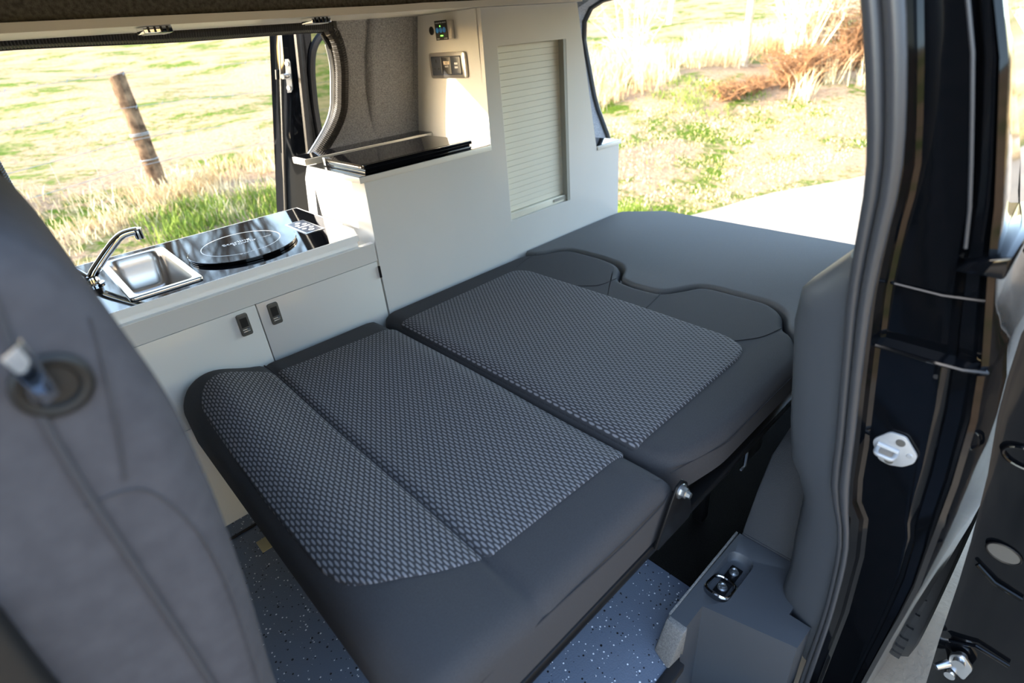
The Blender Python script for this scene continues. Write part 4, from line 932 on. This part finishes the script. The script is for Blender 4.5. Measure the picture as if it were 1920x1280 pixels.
blades('green_grass', M['grass_green'], 'bright green grass tufts along the verge', 'grass', [(-0.6, 2.2, 2.85, 4.6, 14000, 0.05, 0.17, 260), (0.8, 3.2, 4.2, 5.8, 7000, 0.05, 0.17, 120), (3.4, 4.4, 2.8, 3.3, 2500, 0.05, 0.16, 24), (5.0, 9.5, 2.2, 5.0, 1000, 0.02, 0.06, 34), (7.5, 9.0, 4.0, 5.2, 1500, 0.03, 0.09, 22)], 3)
blades('dry_grass', M['grass_dry'], 'pale dry straw grass along the fence line', 'grass', [(-2.0, 3.5, 5.2, 6.8, 6000, 0.04, 0.16, 150), (0.9, 1.6, 6.0, 6.5, 700, 0.06, 0.2, 10), (-0.6, 1.0, 3.6, 4.8, 900, 0.08, 0.22, 14), (4.2, 9.0, 2.2, 5.0, 9000, 0.015, 0.05, 300), (6.0, 14.0, 5.4, 7.4, 8000, 0.12, 0.5, 120), (9.0, 20.0, -2.0, 3.5, 7000, 0.1, 0.5, 120)], 5)

def shrub(name, lab, x, y, n, h, spread, m, rad, seed, cat, droop=0.0, dirx=0.0):
    rnd = random.Random(seed); z0 = ground_z(x, y)-0.03
    t = thing(name, lab, cat, (x, y, z0+0.03)); mb = MB(); tw_ = MB()
    for i in range(n):
        a = rnd.uniform(0, 2*PI); s = rnd.uniform(0.15, 1)*spread; L = h*rnd.uniform(0.5, 1.0)
        bx = x+rnd.gauss(0, 0.10)+dirx*rnd.uniform(-0.5, 0.5); by = y+rnd.gauss(0, 0.10)
        P = [(bx, by, z0)]
        for k in range(1, 6):
            q = k/5; P.append((bx+math.cos(a)*s*q+rnd.gauss(0, 0.03), by+math.sin(a)*s*q+rnd.gauss(0, 0.03), z0+L*(q-droop*q*q)))
        mb.tube(P, [rad*(1.05-0.9*k/5) for k in range(6)], 5)
        for j in range(5):
            k = rnd.randint(2, 5); b = Vector(P[k]); d = Vector((rnd.gauss(0, 1), rnd.gauss(0, 1), rnd.uniform(-0.2, 1))).normalized()*h*0.22
            tw_.tube([b, b+d*0.5+Vector((0, 0, 0.02)), b+d], [rad*0.35, rad*0.25, rad*0.1], 4)
    mb.build('stems', m, t); tag(tw_.build('twigs', m, t), kind='stuff')
    return t
shrub('dry_bush', 'low orange brown heap of dead bracken at the foot of the pale post', 8.95, 4.25, 110, 0.5, 0.55, M['twig'], 0.010, 11, 'bush', droop=0.6, dirx=1.3)
shrub('dry_bush', 'taller brown bracken heap beside the door seal in the tailgate view', 10.2, 3.85, 150, 0.95, 0.7, M['twig'], 0.012, 15, 'bush', droop=0.45, dirx=1.5)
shrub('dry_bush', 'large tan leafless bush rising behind the bracken heaps', 11.6, 4.35, 90, 2.4, 1.0, M['pale_twig'], 0.020, 12, 'bush', dirx=1.2)
shrub('dry_bush', 'brown tangled bush at the right edge of the tailgate view', 11.9, 3.7, 120, 1.5, 0.7, M['twig'], 0.010, 13, 'bush', droop=0.25, dirx=1.2)
shrub('bare_sapling', 'pale bare sapling with forked stems beside the tall cabinet', 8.6, 6.1, 16, 1.9, 1.0, M['pale_twig'], 0.020, 14, 'sapling')

# ================================================================== far trees, mirrored in the worktop
def tree_mesh(seed):
    rnd = random.Random(seed); mb = MB()
    def branch(p, d, L, r, lev):
        P = [p]; q = p.copy(); dd = d.copy()
        for k in range(4):
            dd = (dd+Vector((rnd.gauss(0, 0.12), rnd.gauss(0, 0.12), 0.06))).normalized(); q = q+dd*L/4; P.append(q.copy())
        mb.tube(P, [r*(1-0.16*k) for k in range(5)], 6 if lev < 2 else 3, cap=False)
        if lev >= 4: return
        for k in range(5 if lev else 8):
            t = rnd.uniform(0.35, 1.0); b = P[min(4, int(t*4))]
            nd_ = (dd+Vector((rnd.gauss(0, 0.7), rnd.gauss(0, 0.7), rnd.uniform(-0.1, 0.5)))).normalized()
            branch(b.copy(), nd_, L*rnd.uniform(0.5, 0.72), r*0.45, lev+1)
    branch(Vector((0, 0, 0)), Vector((0, 0, 1)), 6.5, 0.32, 0)
    return mb
protos = [tree_mesh(21).build('bare_tree', M['bark'], ang=60), tree_mesh(22).build('bare_tree', M['bark'], ang=60)]
spots = [(-5, 49, 1.0), (2, 47, 1.25), (8, 46, 1.4), (14, 47, 1.45), (20, 46, 1.4), (27, 48, 1.4), (35, 48, 1.3)]
for i, (x, y, s) in enumerate(spots):
    o = protos[i] if i < 2 else protos[i % 2].copy()
    if i >= 2: COL.objects.link(o)
    o.location = (x, y, ground_z(x, y)-0.1); o.scale = (s, s, s); o.rotation_euler = (0, 0, i*1.3)
    tag(o, 'leafless tree beyond the field, mirrored in the glossy black worktop', 'tree', 'bare trees beyond the field')
